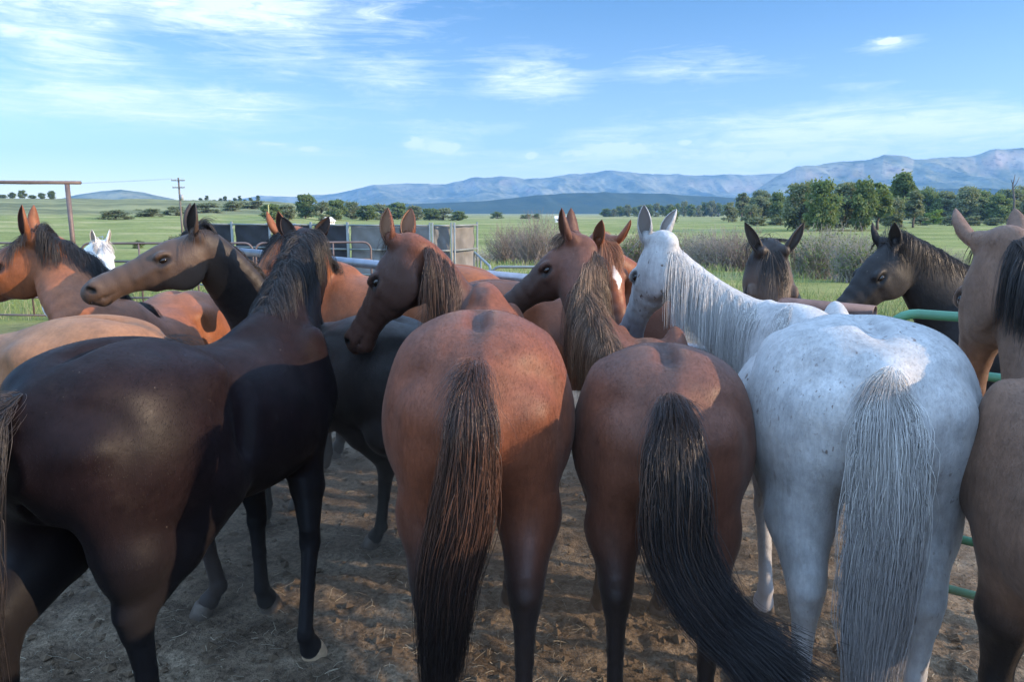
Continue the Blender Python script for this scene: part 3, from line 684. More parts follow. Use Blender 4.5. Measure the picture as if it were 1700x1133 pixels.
        ca = gg.uniform(0, 2 * math.pi, ncl); cr = np.sqrt(gg.random(ncl)); cst = gg.uniform(0, .30, ncl) * LT
        end = (gg.uniform(.52, 1.0, ncl))[ci] * gg.uniform(.9, 1.03, tail_n) * LT
        st = np.clip(cst[ci] + gg.normal(size=tail_n) * .02, 0, .36 * LT)
        u = np.linspace(0, 1, K)[None]; a = st[:, None] + (end - st)[:, None] * u
        wprof = np.interp(a / LT, [0, .06, .2, .45, .75, 1], [.018, .046 * tail_top, .072 * (1 + .4 * (tail_top - 1)), .085, .078, .055 * tail_tip]) * tail_w
        open_ = sstep(0, .16, (a - st[:, None]))
        ang = ca[ci][:, None] + (gg.normal(size=tail_n) * .30)[:, None] + (gg.normal(size=ncl) * .5)[ci][:, None] * u
        rad = (cr[ci] + gg.normal(size=tail_n) * .16)[:, None] * (.25 + .75 * open_) * (1 + .25 * np.sin(u * 5 + (gg.random(ncl) * 6)[ci][:, None]))
        rad = rad + (gg.normal(size=tail_n) * .05)[:, None] * u
        off = (np.cos(ang) * rad * wprof)[..., None] * fr(wl, a) + (np.sin(ang) * rad * wprof * .62)[..., None] * fr(wb, a)
        C = gp(a) + off + gg.normal(size=(tail_n, 1, 3)) * .004 * u[..., None]
        rr = strand * 1.05 / sc * np.linspace(1.05, .5, K)[None] * gg.uniform(.7, 1.35, tail_n)[:, None]
        rnd = np.clip(.6 * gg.random(ncl)[ci] + .4 * gg.random(tail_n), 0, 1)
        K2 = 22
        if tail_fuzz:
            nf = tail_fuzz; a0 = gg.uniform(0, .15, nf) ** 1 * LT; an = gg.uniform(0, 2 * math.pi, nf)
            out = np.cos(an)[:, None] * fr(wl, a0) + np.sin(an)[:, None] * fr(wb, a0) * .8
            p = gp(a0) + out * .022; uu = np.linspace(0, 1, K)[None, :, None]; lf = gg.uniform(.05, .15, nf)[:, None, None]
            tdir = fr(GT, a0)[:, None]
            C2 = p[:, None] + (out[:, None] * (uu - .45 * uu ** 2) * .75 + tdir * (uu * .6 + .5 * uu ** 2) + gg.normal(size=(nf, 1, 3)) * .12 * uu) * lf
            C = np.concatenate([C, C2]); rr = np.concatenate([rr, strand * .75 / sc * np.linspace(1, .4, K)[None] * np.ones((nf, 1))]); rnd = np.r_[rnd, gg.uniform(.7, 1, nf)]
        T_ = strands_mesh('tail', C, rr, tailmat or hair, root, rnd, 9)
    H_ = Horse(); H_.root = root; H_.loc = loc; H_.rz = rz; H_.sc = sc; H_.P = P; H_.hd = hd; H_.NC = NC
    return H_

# ------------------------------------------------------------------ ground, far land
def fbm(p, oct=4, lac=2.1, gain=.5):
    return mnoise.fractal(Vector(p), gain, lac, oct, noise_basis='PERLIN_ORIGINAL')
class VN:                                # vectorised value noise
    def __init__(s, seed): s.t = np.random.default_rng(seed).random((256, 256))
    def __call__(s, x, y):
        xi = np.floor(x).astype(int); yi = np.floor(y).astype(int); fx = x - xi; fy = y - yi
        fx = fx * fx * (3 - 2 * fx); fy = fy * fy * (3 - 2 * fy); t = s.t
        a = t[xi & 255, yi & 255]; b = t[(xi + 1) & 255, yi & 255]; c = t[xi & 255, (yi + 1) & 255]; d = t[(xi + 1) & 255, (yi + 1) & 255]
        return (a * (1 - fx) + b * fx) * (1 - fy) + (c * (1 - fx) + d * fx) * fy
    def fbm(s, x, y, o=5, g=.5):
        r = 0; a = 1; t = 0
        for i in range(o): r = r + a * s(x * 2.03 ** i + 17 * i, y * 2.03 ** i + 31 * i); t += a; a *= g
        return r / t
    def ridge(s, x, y, o=5, g=.5):
        r = 0; a = 1; t = 0
        for i in range(o): r = r + a * (1 - np.abs(2 * s(x * 2.03 ** i + 13 * i, y * 2.03 ** i + 7 * i) - 1)); t += a; a *= g
        return r / t
vn = VN(3)
def ground_h(x, y):
    x = np.asarray(x, float); y = np.asarray(y, float)
    r = np.hypot(x, y); az = np.arctan2(x, y)
    h = -4.2 * sstep(15, 95, r) * sstep(-2.2, .2, np.cos(az) * 2) 
    h = h - 3.0 * sstep(300, 2500, r)
    # hills rising at the left of the valley
    def el(v): return (352.2 - v) / FPX
    left = 1 - sstep(math.radians(-19), math.radians(-11), az)
    hill = el(341 + 5 * vn.fbm(az * 30 + 9, az * 0 + 3, 4)) * 620 + 4
    h = h + left * sstep(140, 620, r) * (1 - sstep(760, 1500, r)) * hill * (.86 + .28 * vn.fbm(x / 90, y / 90, 4))
    mid = (1 - sstep(math.radians(-12), math.radians(-7), az)) 
    h = h + mid * sstep(330, 900, r) * (1 - sstep(1000, 1900, r)) * (el(345) * 900 + 5) * (.9 + .2 * vn.fbm(x / 140, y / 140, 3))
    h = h + (vn.fbm(x / 22, y / 22, 4) - .5) * 1.1 * sstep(18, 70, r)
    near = 1 - sstep(9, 16, r)
    return h + near * ((vn.fbm(x * .9, y * .9, 4) - .5) * .10)
def build_ground():
    rr = [0.0]; q = .5
    while q < 12000: rr.append(q); q *= 1.0125 if q < 14 else (1.022 if q < 1500 else 1.05)
    rr = np.array(rr[1:])
    fine = np.arange(-52, 52.001, .26); coarse = np.arange(54, 306.001, 4.0)
    az = np.radians(np.r_[fine, coarse]); n = len(az); m = len(rr)
    RR, AZ = np.meshgrid(rr, az, indexing='ij'); X = RR * np.sin(AZ); Y = RR * np.cos(AZ)
    Z = ground_h(X, Y)
    near = 1 - sstep(8, 15, RR)
    g1 = vn.ridge(X * 5, Y * 5, 4); g2 = vn.fbm(X * 16 + 5, Y * 16, 4)
    Z = Z + near * ((g1 - .6) * .036 + (g2 - .5) * .035)
    V = np.stack([X, Y, Z], -1).reshape(-1, 3)
    i = np.arange(m - 1)[:, None] * n; j = np.arange(n)[None]; j2 = (j + 1) % n
    F = np.stack([i + j, i + n + j, i + n + j2, i + j2], -1).reshape(-1, 4)[:, ::-1]
    c = len(V); V = np.vstack([V, [[0, 0, 0]]])
    o_m, t, b = new_mat('ground')
    co = objco(t)
    sep = N(t, 'ShaderNodeSeparateXYZ'); L(t, co, sep.inputs[0])
    ln = N(t, 'ShaderNodeVectorMath', operation='LENGTH'); L(t, co, ln.inputs[0]); r = ln.outputs['Value']
    d1 = ramp(t, nz(t, 3.0, 8, .68, co), [(.32, (.070, .050, .034)), (.48, (.150, .112, .078)), (.66, (.26, .205, .145))])
    d2 = ramp(t, nz(t, 38, 4, .7, co), [(.35, .50), (.62, 1.35)])
    dirt = mixc(t, 1.0, d1, d2, 'MULTIPLY')
    g = ramp(t, nz(t, .035, 6, .6, co, (1, 1.6, 1)), [(.34, (.15, .175, .055)), (.5, (.205, .225, .075)), (.64, (.29, .275, .12))])
    gs = ramp(t, nz(t, .9, 6, .7, co), [(.3, .75), (.7, 1.2)])
    g = mixc(t, 1.0, g, gs, 'MULTIPLY')
    far = ramp(t, nz(t, .0035, 7, .55, co, (1, 2.6, 1)), [(.38, (.13, .15, .055)), (.5, (.23, .23, .09)), (.62, (.35, .30, .15))])
    sage = ramp(t, nz(t, .02, 6, .66, co), [(.42, (.12, .13, .065)), (.58, (.23, .23, .11))])
    zz = math_(t, 'MULTIPLY', ramp(t, math_(t, 'MULTIPLY', r, 1 / 1000), [(.16, 0.0), (.34, 1.0)]), ramp(t, math_(t, 'DIVIDE', sep.outputs[0], sep.outputs[1]), [(0.0, 1.0), (.5, 0.0)]))
    hillm = ramp(t, math_(t, 'ADD', sep.outputs[2], math_(t, 'MULTIPLY', nz(t, .01, 3, .5, co), 6)), [(0.0, 0.0), (1.0, 1.0)])
    fr = ramp(t, math_(t, 'ADD', math_(t, 'MULTIPLY', r, 1 / 1500), math_(t, 'MULTIPLY', nz(t, .004, 4, .5, co), .3)), [(.45, 0.0), (.75, 1.0)])
    grass = mixc(t, fr, g, far)
    up = ramp(t, sep.outputs[2], [(0.0, 0.0), (1.0, 1.0)])
    hm = math_(t, 'MULTIPLY', up, ramp(t, math_(t, 'MULTIPLY', r, 1 / 400), [(.5, 0.0), (1.0, 1.0)]))
    grass = mixc(t, hm, grass, sage)
    e = math_(t, 'ADD', math_(t, 'MULTIPLY', r, 1 / 30), math_(t, 'MULTIPLY', nz(t, .35, 5, .6, co), .22))
    k = ramp(t, e, [(.52, 0.0), (.62, 1.0)])
    L(t, mixc(t, k, dirt, grass), b.inputs['Base Color']); b.inputs['Roughness'].default_value = .95; b.inputs['Specular IOR Level'].default_value = .1
    hh = math_(t, 'ADD', nz(t, 26, 6, .7, co), math_(t, 'MULTIPLY', nz(t, 110, 3, .6, co), .5)); gb = math_(t, 'ADD', math_(t, 'MULTIPLY', nz(t, 2.2, 9, .72, co), 9.0), math_(t, 'MULTIPLY', nz(t, .12, 5, .6, co), 40.0)); mxh = N(t, 'ShaderNodeMix'); L(t, k, mxh.inputs[0]); L(t, hh, mxh.inputs[2]); L(t, gb, mxh.inputs[3]); bump(t, b, mxh.outputs[0], .8, .03)
    o = link_mesh('ground', V[:-1], F, o_m); tag(o, kind='structure')
build_ground()
def gz(x, y): return float(ground_h(x, y))

# ------------------------------------------------------------------ mountains
def mountain(name, prof, dist, depth, mat, seed, rough=.22, base=-9, na=420, nd=90, scale=420.0):
    prof = np.array(prof, float); azs = np.arctan((prof[:, 0] - 850) / FPX)
    a = np.linspace(azs[0], azs[-1], na); f = np.linspace(0, 1, nd)
    A, Fr = np.meshgrid(a, f, indexing='ij')
    u = np.interp(A, azs, prof[:, 0]); v = np.interp(A, azs, prof[:, 1])
    slope = (352.2 - v) / FPX / np.cos(A)**0 * np.cos(A)
    D = dist + (Fr - .55) * depth
    X = np.tan(A) * D; Y = D
    Hs = slope * np.hypot(X * 0 + np.tan(A) * dist, dist) + CAMH - base
    n_ = VN(seed)
    env = np.where(Fr < .55, sstep(0, .55, Fr) ** .8, 1 - .75 * sstep(.55, 1, Fr))
    rg = n_.ridge(X / scale + .25 * Y / scale, Y / (scale * 2.2), 6, .52); rg2 = n_.fbm(X / (scale * .5), Y / (scale * .5), 5)
    mod = 1 - (rough * 2.2 * (1 - rg) + rough * .25 * (rg2 - .5)) * (1 - .75 * np.exp(-((Fr - .55) / .10) ** 2)) * np.clip(env * 1.6, 0, 1)
    Z = base + Hs * env * np.clip(mod, .1, 1.15)
    V = np.stack([X, Y, Z], -1).reshape(-1, 3)
    i = np.arange(na - 1)[:, None] * nd; j = np.arange(nd - 1)[None]
    F = np.stack([i + j, i + nd + j, i + nd + j + 1, i + j + 1], -1).reshape(-1, 4)
    o = link_mesh(name, V, F, mat); tag(o, kind='structure'); return o
def mount_mat(name, lo_, hi_, rock, rockamt=.5, s=.0035):
    m, t, b = new_mat(name); co = objco(t)
    g = N(t, 'ShaderNodeNewGeometry'); sp = N(t, 'ShaderNodeSeparateXYZ'); L(t, g.outputs['Normal'], sp.inputs[0])
    base = mixc(t, ramp(t, nz(t, s, 7, .62, co), [(.38, 0.0), (.62, 1.0)]), lo_, hi_)
    rk = mixc(t, ramp(t, nz(t, s * 1.6, 5, .6, co), [(.4, 0.0), (.6, 1.0)]), rock, (.44, .30, .22))
    steep = ramp(t, sp.outputs[2], [(.66, 1.0), (.93, 0.0)]); pat = ramp(t, nz(t, s * .35, 4, .6, co), [(.47, 0.0), (.60, 1.0)])
    col = mixc(t, math_(t, 'MULTIPLY', math_(t, 'MULTIPLY', steep, pat), rockamt), base, rk)
    trees = ramp(t, nz(t, s * 5, 6, .7, co, (1, 1, 2)), [(.52, 0.0), (.64, .6)])
    col = mixc(t, trees, col, (.03, .045, .028))
    L(t, col, b.inputs['Base Color']); b.inputs['Roughness'].default_value = 1; b.inputs['Specular IOR Level'].default_value = 0
    return m
MM = mount_mat('mountain_slopes', (.10, .125, .075), (.25, .25, .16), (.50, .41, .32), 1.0)
MF = mount_mat('foothill_scrub', (.040, .060, .038), (.055, .075, .042), (.10, .09, .06), .3, .006)
mountain('mountains', [(330, 338), (400, 328), (440, 320), (500, 323), (560, 318), (620, 308), (680, 300), (740, 301), (790, 292), (830, 289), (870, 297), (910, 294), (950, 284), (1000, 282), (1050, 280), (1100, 283), (1150, 284), (1200, 280), (1280, 278), (1340, 275), (1500, 276), (1800, 280)],
         8600, 3600, MM, 5, .46, na=520, nd=110, scale=950)
mountain('mountains', [(1180, 345), (1215, 335), (1245, 312), (1275, 290), (1310, 271), (1370, 265), (1420, 262), (1450, 252), (1480, 256), (1500, 262), (1530, 257), (1560, 253), (1600, 250), (1630, 240), (1670, 242), (1700, 245), (1760, 250), (1850, 244), (1950, 250), (2050, 260)],
         6300, 2600, MM, 8, .42, na=420, nd=100, scale=900)
mountain('hills', [(60, 340), (110, 331), (140, 322), (175, 317), (215, 314), (250, 319), (285, 327), (320, 335), (360, 343)], 4600, 1500, MM, 9, .18, na=160, nd=60, scale=300)
mountain('foothills', [(420, 347), (520, 342), (620, 341), (720, 337), (800, 333), (880, 325), (940, 320), (1000, 318), (1060, 320), (1130, 322), (1180, 325), (1230, 329), (1330, 322), (1460, 318), (1600, 312), (1750, 316), (1950, 312)],
         4300, 1100, MF, 12, .25, na=300, nd=60, scale=260)

# ------------------------------------------------------------------ trees
def leaf_mat(name, a, b_, c_=(.16, .19, .07)):
    m, t, b = new_mat(name); co = objco(t)
    at_ = N(t, 'ShaderNodeAttribute', attribute_name='leaf')
    col = mixc(t, at_.outputs['Fac'], a, b_); col = mixc(t, ramp(t, nz(t, .55, 3, .6, co), [(.5, 0.0), (.7, .6)]), col, c_)
    L(t, col, b.inputs['Base Color']); b.inputs['Roughness'].default_value = .7; b.inputs['Specular IOR Level'].default_value = .25
    tr = N(t, 'ShaderNodeBsdfTranslucent'); L(t, mixc(t, 1.0, col, (1.2, 1.25, .7), 'MULTIPLY'), tr.inputs[0]); mx = N(t, 'ShaderNodeMixShader', inp={0: .38}); out = next(n for n in t.nodes if n.type == 'OUTPUT_MATERIAL')
    L(t, b.outputs[0], mx.inputs[1]); L(t, tr.outputs[0], mx.inputs[2]); L(t, mx.outputs[0], out.inputs[0]); return m
BARK = simple_mat('bark', (.13, .105, .085), .9, .2, vary=.3, scale=3)
LF = [leaf_mat('leaves_cottonwood', (.10, .14, .055), (.17, .22, .09)), leaf_mat('leaves_olive', (.13, .155, .085), (.22, .24, .14), (.26, .27, .17)), leaf_mat('leaves_bright', (.12, .19, .035), (.20, .28, .06))]
def tree_mesh(seed, kind='round', nleaf=3600, leaf=.40):
    g = np.random.default_rng(seed)     # unit tree: height 10, width about 8
    mb = MB(); limbs = []
    H = 10.0
    trunk = [np.array([0, 0, -.4]), np.array([g.normal() * .1, g.normal() * .1, 1.6]), np.array([g.normal() * .25, g.normal() * .25, 4.2]), np.array([g.normal() * .4, g.normal() * .4, 7.6])]
    mb.tube(trunk, [.30, .24, .17, .05], 7)
    spread = {'round': 3.3, 'tall': 1.7, 'wide': 4.0, 'poplar': 1.0, 'bush': 3.6}[kind]
    nc = {'round': 38, 'tall': 30, 'wide': 44, 'poplar': 18, 'bush': 26}[kind]
    cl = []
    for i in range(nc):
        zf = g.uniform(.12 if kind not in ('bush', 'tall') else .05, .98) if kind != 'tall' else g.uniform(.35, 1.0)
        prof = math.sin(math.pi * min(1, max(0, (zf - .08) / 1.0)) ** .72) ** .6 if kind not in ('bush',) else math.sqrt(max(0, 1 - zf ** 2)) + .1
        a = g.uniform(0, 2 * math.pi); r = spread * prof * g.uniform(.35, 1.0)
        c = np.array([math.cos(a) * r, math.sin(a) * r, zf * H * .93]); s = g.uniform(.8, 1.5) * (spread / 3.3) ** .6
        cl.append((c, s)); st = np.array(trunk[1]) + (np.array(trunk[3]) - np.array(trunk[1])) * max(0, min(.9, zf * .75 - .1)); mid = (st + c) / 2 + np.array([0, 0, .35])
        mb.tube([st, mid, c + np.array([0, 0, s * .3])], [.12, .07, .02], 5)
    P = []; B = []
    for c, s in cl:
        k = int(nleaf * s ** 2 / sum(q[1] ** 2 for q in cl)); d = g.normal(size=(k, 3)); d /= np.linalg.norm(d, axis=1, keepdims=True)
        rr = s * g.random(k) ** .45 * (1 + .25 * g.normal(size=k)); P.append(c + d * rr[:, None] * np.array([1.15, 1.15, .8])); B.append(np.full(k, g.random() * .6) + .4 * g.random(k))
    P = np.concatenate(P); B = np.concatenate(B); n = len(P)
    d1 = g.normal(size=(n, 3)); d1 /= np.linalg.norm(d1, axis=1, keepdims=True); d2 = np.cross(d1, g.normal(size=(n, 3))); d2 /= np.linalg.norm(d2, axis=1, keepdims=True)
    sz = leaf * g.uniform(.5, 1.2, n)[:, None]
    V = np.stack([P - d1 * sz, P + d2 * sz * .6, P + d1 * sz, P - d2 * sz * .6], 1).reshape(-1, 3); F = np.arange(4 * n).reshape(n, 4)
    return mb, V, F, np.repeat(B, 4)
PROTO = {}
def get_proto(kind, var, lm):
    key = (kind, var, lm)
    if key not in PROTO:
        mb, V, F, B = tree_mesh(hash((kind, var)) % 9999 if False else (sum(map(ord, kind)) * 7 + var), kind, 5200 if kind != 'bush' else 3000)
        me = bpy.data.meshes.new
        r_ = empty('tree'); tk = mb.build('trunk', BARK, r_, True); cr = link_mesh('crown', V, F, LF[lm], r_, False, {'leaf': ('FLOAT', B)})
        PROTO[key] = [r_, tk, cr, False]
    return PROTO[key]
def tree(u, y, hpx, wpx, label, kind='round', var=0, lm=0, group=None, cat='tree', vb=None, name='tree', rz=None):
    p = get_proto(kind, var, lm); x = (u - 850) / FPX * y; z = gz(x, y)
    sp_ = {'round': 8.6, 'tall': 5.0, 'wide': 10.0, 'poplar': 3.2, 'bush': 9.0}[kind]
    if not p[3]: r_ = p[0]; p[3] = True; r_.name = name
    else:
        r_ = p[0].copy(); r_.name = name; COL.objects.link(r_)
        for c in p[1:3]:
            d = c.copy(); COL.objects.link(d); d.parent = r_
    h = hpx / FPX * y; w = wpx / FPX * y
    r_.location = (x, y, z); r_.scale = (w / sp_, w / sp_, h / 10.3); r_.rotation_euler = (0, 0, rz if rz is not None else (u * 1.7) % 6.28)
    tag(r_, label, cat, group); return r_
G1 = 'trees of the riverside grove'; G2 = 'trees along the far side of the pasture'; G3 = 'trees behind the corral at the left'; G4 = 'small trees on the horizon'
def base_y(v, u):     # distance at which the valley floor is seen at row v
    lo_, hi_ = 60.0, 3000.0
    for _ in range(30):
        m = (lo_ * hi_) ** .5; z = gz((u - 850) / FPX * m, m); vv = 352.2 + (CAMH - z) / m * FPX
        if vv > v: lo_ = m
        else: hi_ = m
    return lo_
ORD = ['first', 'second', 'third', 'fourth', 'fifth', 'sixth', 'seventh', 'eighth', 'ninth', 'tenth', 'eleventh', 'twelfth', 'thirteenth', 'fourteenth', 'fifteenth', 'sixteenth', 'seventeenth', 'eighteenth', 'nineteenth', 'twentieth', 'twenty-first', 'twenty-second', 'twenty-third', 'twenty-fourth', 'twenty-fifth', 'twenty-sixth']
def place_trees():
    # (u, base row, top row, width px, kind, variant, leaf, label, group)
    big = [(1322, 385, 303, 62, 'round', 1, 1, 'broad cottonwood at the left end of the big riverside clump'), (1356, 386, 299, 66, 'wide', 2, 0, 'second cottonwood from the left in the big riverside clump, broad and dark'),
           (1392, 384, 303, 60, 'round', 3, 1, 'olive green cottonwood in the middle of the big riverside clump'), (1424, 385, 297, 52, 'round', 4, 0, 'cottonwood with an uneven top right of the middle of the riverside clump'),
           (1450, 383, 304, 46, 'tall', 5, 0, 'slender cottonwood at the right end of the big riverside clump')]
    for u, b_, t_, w, k, v, l, lab in big: tree(u, base_y(b_ - 2, u), b_ - t_, w, lab, k, v, l, G1)
    tree(1488, base_y(376, 1488), 92, 46, 'tallest tree of the grove, slender with a high tufted crown', 'tall', 7, 0, G1)
    tree(1508, base_y(377, 1508), 62, 34, 'narrow tree leaning against the tallest tree of the grove', 'tall', 8, 1, G1)
    tree(1472, base_y(378, 1472), 52, 40, 'low olive tree under the tallest tree of the grove', 'round', 3, 1, G1)
    mid = [(1205, 371, 338, 34, 'bush', 1, 1, 'low grey green tree at the left end of the right hand wood'), (1226, 370, 322, 26, 'tall', 5, 1, 'tall thin tree left of the right hand wood'),
           (1258, 373, 328, 34, 'round', 1, 1, 'pale olive tree left of the riverside clump'), (1284, 373, 320, 38, 'round', 4, 0, 'dark green tree just left of the riverside clump'),
           (1240, 374, 340, 30, 'bush', 3, 1, 'low bushy tree at the foot of the tall thin tree')]
    for u, b_, t_, w, k, v, l, lab in mid: tree(u, base_y(b_ - 3, u), b_ - t_, w, lab, k, v, l, G2)
    tree(1541, base_y(372, 1541), 30, 34, 'bright yellow green bushy tree in front of the dark wood', 'bush', 2, 2, G2)
    wood = [(1528, 316), (1556, 320), (1574, 324), (1592, 313), (1612, 317), (1630, 325), (1648, 320), (1668, 314), (1688, 318), (1706, 322), (1726, 318), (1746, 316)]
    nm = ['leftmost', 'second from the left', 'third from the left', 'fourth and tallest', 'fifth from the left', 'sixth from the left', 'seventh from the left', 'eighth from the left', 'ninth from the left', 'tenth from the left', 'eleventh from the left', 'last at the right edge']
    for i, (u, t_) in enumerate(wood): tree(u, base_y(370, u) + 20 * (i % 3), 371 - t_, 46 + 8 * (i % 2), 'tree of the dark wood at the right, ' + nm[i], 'round' if i % 3 else 'wide', 1 + i % 4, i % 2, G2)
    for i, u in enumerate(range(1236, 1760, 21)): tree(float(u), base_y(366, u) + 55, (40 + 9 * math.sin(i * 1.9) + (8 if u > 1500 else 0)), 46, 'rear tree of the right hand wood, %s from the left' % ORD[i], 'round' if i % 2 else 'wide', 1 + i % 4, i % 2, 'rear trees of the right hand wood')
    for i, u in enumerate((1250, 1285, 1466, 1520, 1570, 1600, 1640, 1680)): tree(float(u), base_y(374, u), 14 + 3 * (i % 3), 40, 'low grey green brush at the foot of the right hand wood, %s from the left' % ORD[i], 'bush', 1 + i % 4, 1, 'brush at the foot of the right hand wood', 'bush', name='bush')
    tree(1112, base_y(370, 1112), 27, 24, 'lone rounded tree standing out in the pasture', 'round', 2, 0)
    lt = [(455, 342, 34), (480, 345, 34), (512, 329, 36), (538, 338, 34), (562, 336, 34), (588, 341, 34), (612, 344, 34), (636, 343, 34), (662, 341, 34), (690, 345, 34), (715, 350, 34), (738, 350, 34), (762, 354, 26)]
    ln_ = ['at the left end', 'second from the left', 'tallest, dark and rounded', 'right of the tallest', 'fifth from the left, olive', 'sixth from the left, above the white house', 'seventh from the left', 'eighth from the left', 'ninth from the left', 'tenth from the left', 'eleventh from the left', 'twelfth, low', 'small one at the right end']
    for i, (u, t_, w) in enumerate(lt): tree(u, base_y(366, u) + 14 * (i % 3), 370 - t_, w * 1.15, 'tree of the belt behind the black windbreak, ' + ln_[i], ['round', 'wide', 'round', 'bush'][i % 4], 1 + i % 4, i % 2, G3)
    tree(302, 92, 46, 78, 'pale green willow bush behind the ears of the smoky brown horse', 'bush', 4, 1, None, 'bush', name='bush')
    tree(236, 130, 14, 26, 'small round bush alone on the green slope at the left', 'bush', 1, 0, None, 'bush', name='bush')
    hs = [(826, 12, 26, 'low bush in the pasture left of the brown bay horse'), (872, 9, 22, 'small bush in the pasture, between the low bush and the white shed'), (890, 9, 18, 'tiny bush nearest the white shed')]
    for i, (u, h_, w, lab) in enumerate(hs): tree(u, base_y(363, u), h_, w, lab, 'bush', 1 + i, 0, None, 'bush', name='bush')
    # rows of small trees far away
    xs_ = np.linspace(1004, 1188, 17)
    for i, u in enumerate(xs_): tree(float(u), base_y(360, u) + 60 * (i % 3), 14 + 5 * (i % 4) / 3 + (u - 1004) * .05, 20, 'small hazy tree, %s from the left in the row across the far pasture' % ORD[i], ['round', 'bush', 'wide'][i % 3], 1 + i % 4, i % 2, G4)
    xs_ = [20, 36, 52, 68, 84, 100, 330, 342, 352, 364, 374, 382, 390, 398, 406, 414, 424, 436]
    for i, u in enumerate(xs_):
        y = 640 if u < 200 else 880; 
        tree(float(u), y + 10 * (i % 3), 6 + 4 * (i % 3), 14 if u < 200 else 8, ('tiny tree on the crest of the left hill, %s from the left' % ORD[i]) if u < 200 else ('tiny dark poplar on the low ridge, %s right of the utility pole' % ORD[i - 6]), 'round' if u < 200 else 'poplar', 1 + i % 2, 0, G4 if u > 200 else 'trees on the crest of the left hill')
    for i, (u, v_, w) in enumerate([(200, 345, 60), (255, 350, 50), (300, 352, 40), (350, 352, 56), (395, 356, 44), (425, 360, 50)]):
        tree(float(u), 300 + 30 * i, 16, w, 'low scrub patch on the slope left of the utility pole, ' + ['farthest left', 'second', 'third', 'fourth', 'fifth', 'nearest the tree belt'][i], 'bush', 1 + i % 4, 1, 'scrub on the left slope', 'bush', name='bush')
place_trees()
# dead snag above the wood at the right
def snag():
    y = base_y(372, 1672); x = (1672 - 850) / FPX * y; z = gz(x, y); s = y / FPX; mb = MB()
    mb.tube([(0, 0, 0), (-3 * s, 0, 40 * s), (-8 * s, 0, 62 * s), (-6 * s, 0, 80 * s)], [2 * s, 1.6 * s, 1.1 * s, .4 * s], 7)
    mb.tube([(-7 * s, 0, 58 * s), (-2 * s, 0, 66 * s), (1 * s, 0, 76 * s)], [.9 * s, .6 * s, .3 * s], 6); mb.tube([(-8 * s, 0, 64 * s), (-12 * s, 0, 72 * s)], [.7 * s, .3 * s], 6)
    o = mb.build('dead_tree', simple_mat('dead_wood', (.10, .09, .085), .9), None, True); o.location = (x, y, z); tag(o, 'bare dead tree trunk rising above the wood at the right', 'tree')
snag()

# ------------------------------------------------------------------ twiggy shrubs near the fence
TWIG = simple_mat('twigs', (.24, .195, .17), .9, .1, vary=.25, scale=2); TWIG2 = simple_mat('twigs_grey', (.27, .25, .22), .9, .1, vary=.25, scale=2)
SLEAF = [leaf_mat('shrub_leaves', (.10, .14, .055), (.19, .23, .10)), leaf_mat('shrub_leaves_sage', (.16, .17, .12), (.26, .26, .18), (.3, .28, .2))]
def shrub(u, y, h_, w, label, seed, leaves=900, lm=0, tm=0, nt=420):
    g = np.random.default_rng(seed); x = (u - 850) / FPX * y; z = gz(x, y)
    r_ = empty('shrub', (x, y, z - .03)); tag(r_, label, 'shrub', 'twiggy shrubs beyond the corral fence')
    K = 7; st = np.stack([g.normal(size=nt) * w * .16, g.normal(size=nt) * w * .16, np.zeros(nt)], 1)
    a = g.uniform(0, 2 * math.pi, nt); sp_ = np.sqrt(g.random(nt)) * w * .5; top = np.stack([np.cos(a) * sp_, np.sin(a) * sp_, h_ * g.uniform(.45, 1.05, nt) * (1 - .35 * (sp_ / (w * .5)) ** 2)], 1)
    f = np.linspace(0, 1, K)[None, :, None]; C = st[:, None] * (1 - f) + top[:, None] * f ; C[..., 2] += 0; C = C + np.cumsum(g.normal(size=(nt, K, 3)) * .035 * h_ / 2, 1)
    # side twigs
    idx = g.integers(0, nt, nt * 3); fi = g.integers(2, K - 1, nt * 3); s0 = C[idx, fi]; d = g.normal(size=(nt * 3, 3)) * .5 + np.array([0, 0, .7]); d /= np.linalg.norm(d, axis=1, keepdims=True)
    C2 = s0[:, None] + d[:, None] * (np.linspace(0, 1, K)[None, :, None]) * (g.uniform(.1, .32, nt * 3) * h_ / 2)[:, None, None]
    CC = np.concatenate([C, C2]); rr = np.concatenate([.009 * np.linspace(1, .4, K)[None] * np.ones((nt, 1)), .0055 * np.linspace(1, .5, K)[None] * np.ones((nt * 3, 1))]) * (y / 30) ** .7
    strands_mesh('twigs', CC, rr, [TWIG, TWIG2][tm], r_, g.random(len(CC)), seed)
    if leaves:
        k = g.integers(0, len(C2), leaves); P = C2[k, g.integers(2, K, leaves)] + g.normal(size=(leaves, 3)) * .03
        d1 = g.normal(size=(leaves, 3)); d1 /= np.linalg.norm(d1, axis=1, keepdims=True); d2 = np.cross(d1, g.normal(size=(leaves, 3))); d2 /= np.linalg.norm(d2, axis=1, keepdims=True)
        sz = g.uniform(.03, .06, leaves)[:, None] * (y / 30) ** .5
        V = np.stack([P - d1 * sz, P + d2 * sz * .5, P + d1 * sz, P - d2 * sz * .5], 1).reshape(-1, 3)
        link_mesh('leaves', V, np.arange(4 * leaves).reshape(-1, 4), SLEAF[lm], r_, False, {'leaf': ('FLOAT', np.repeat(g.random(leaves), 4))})
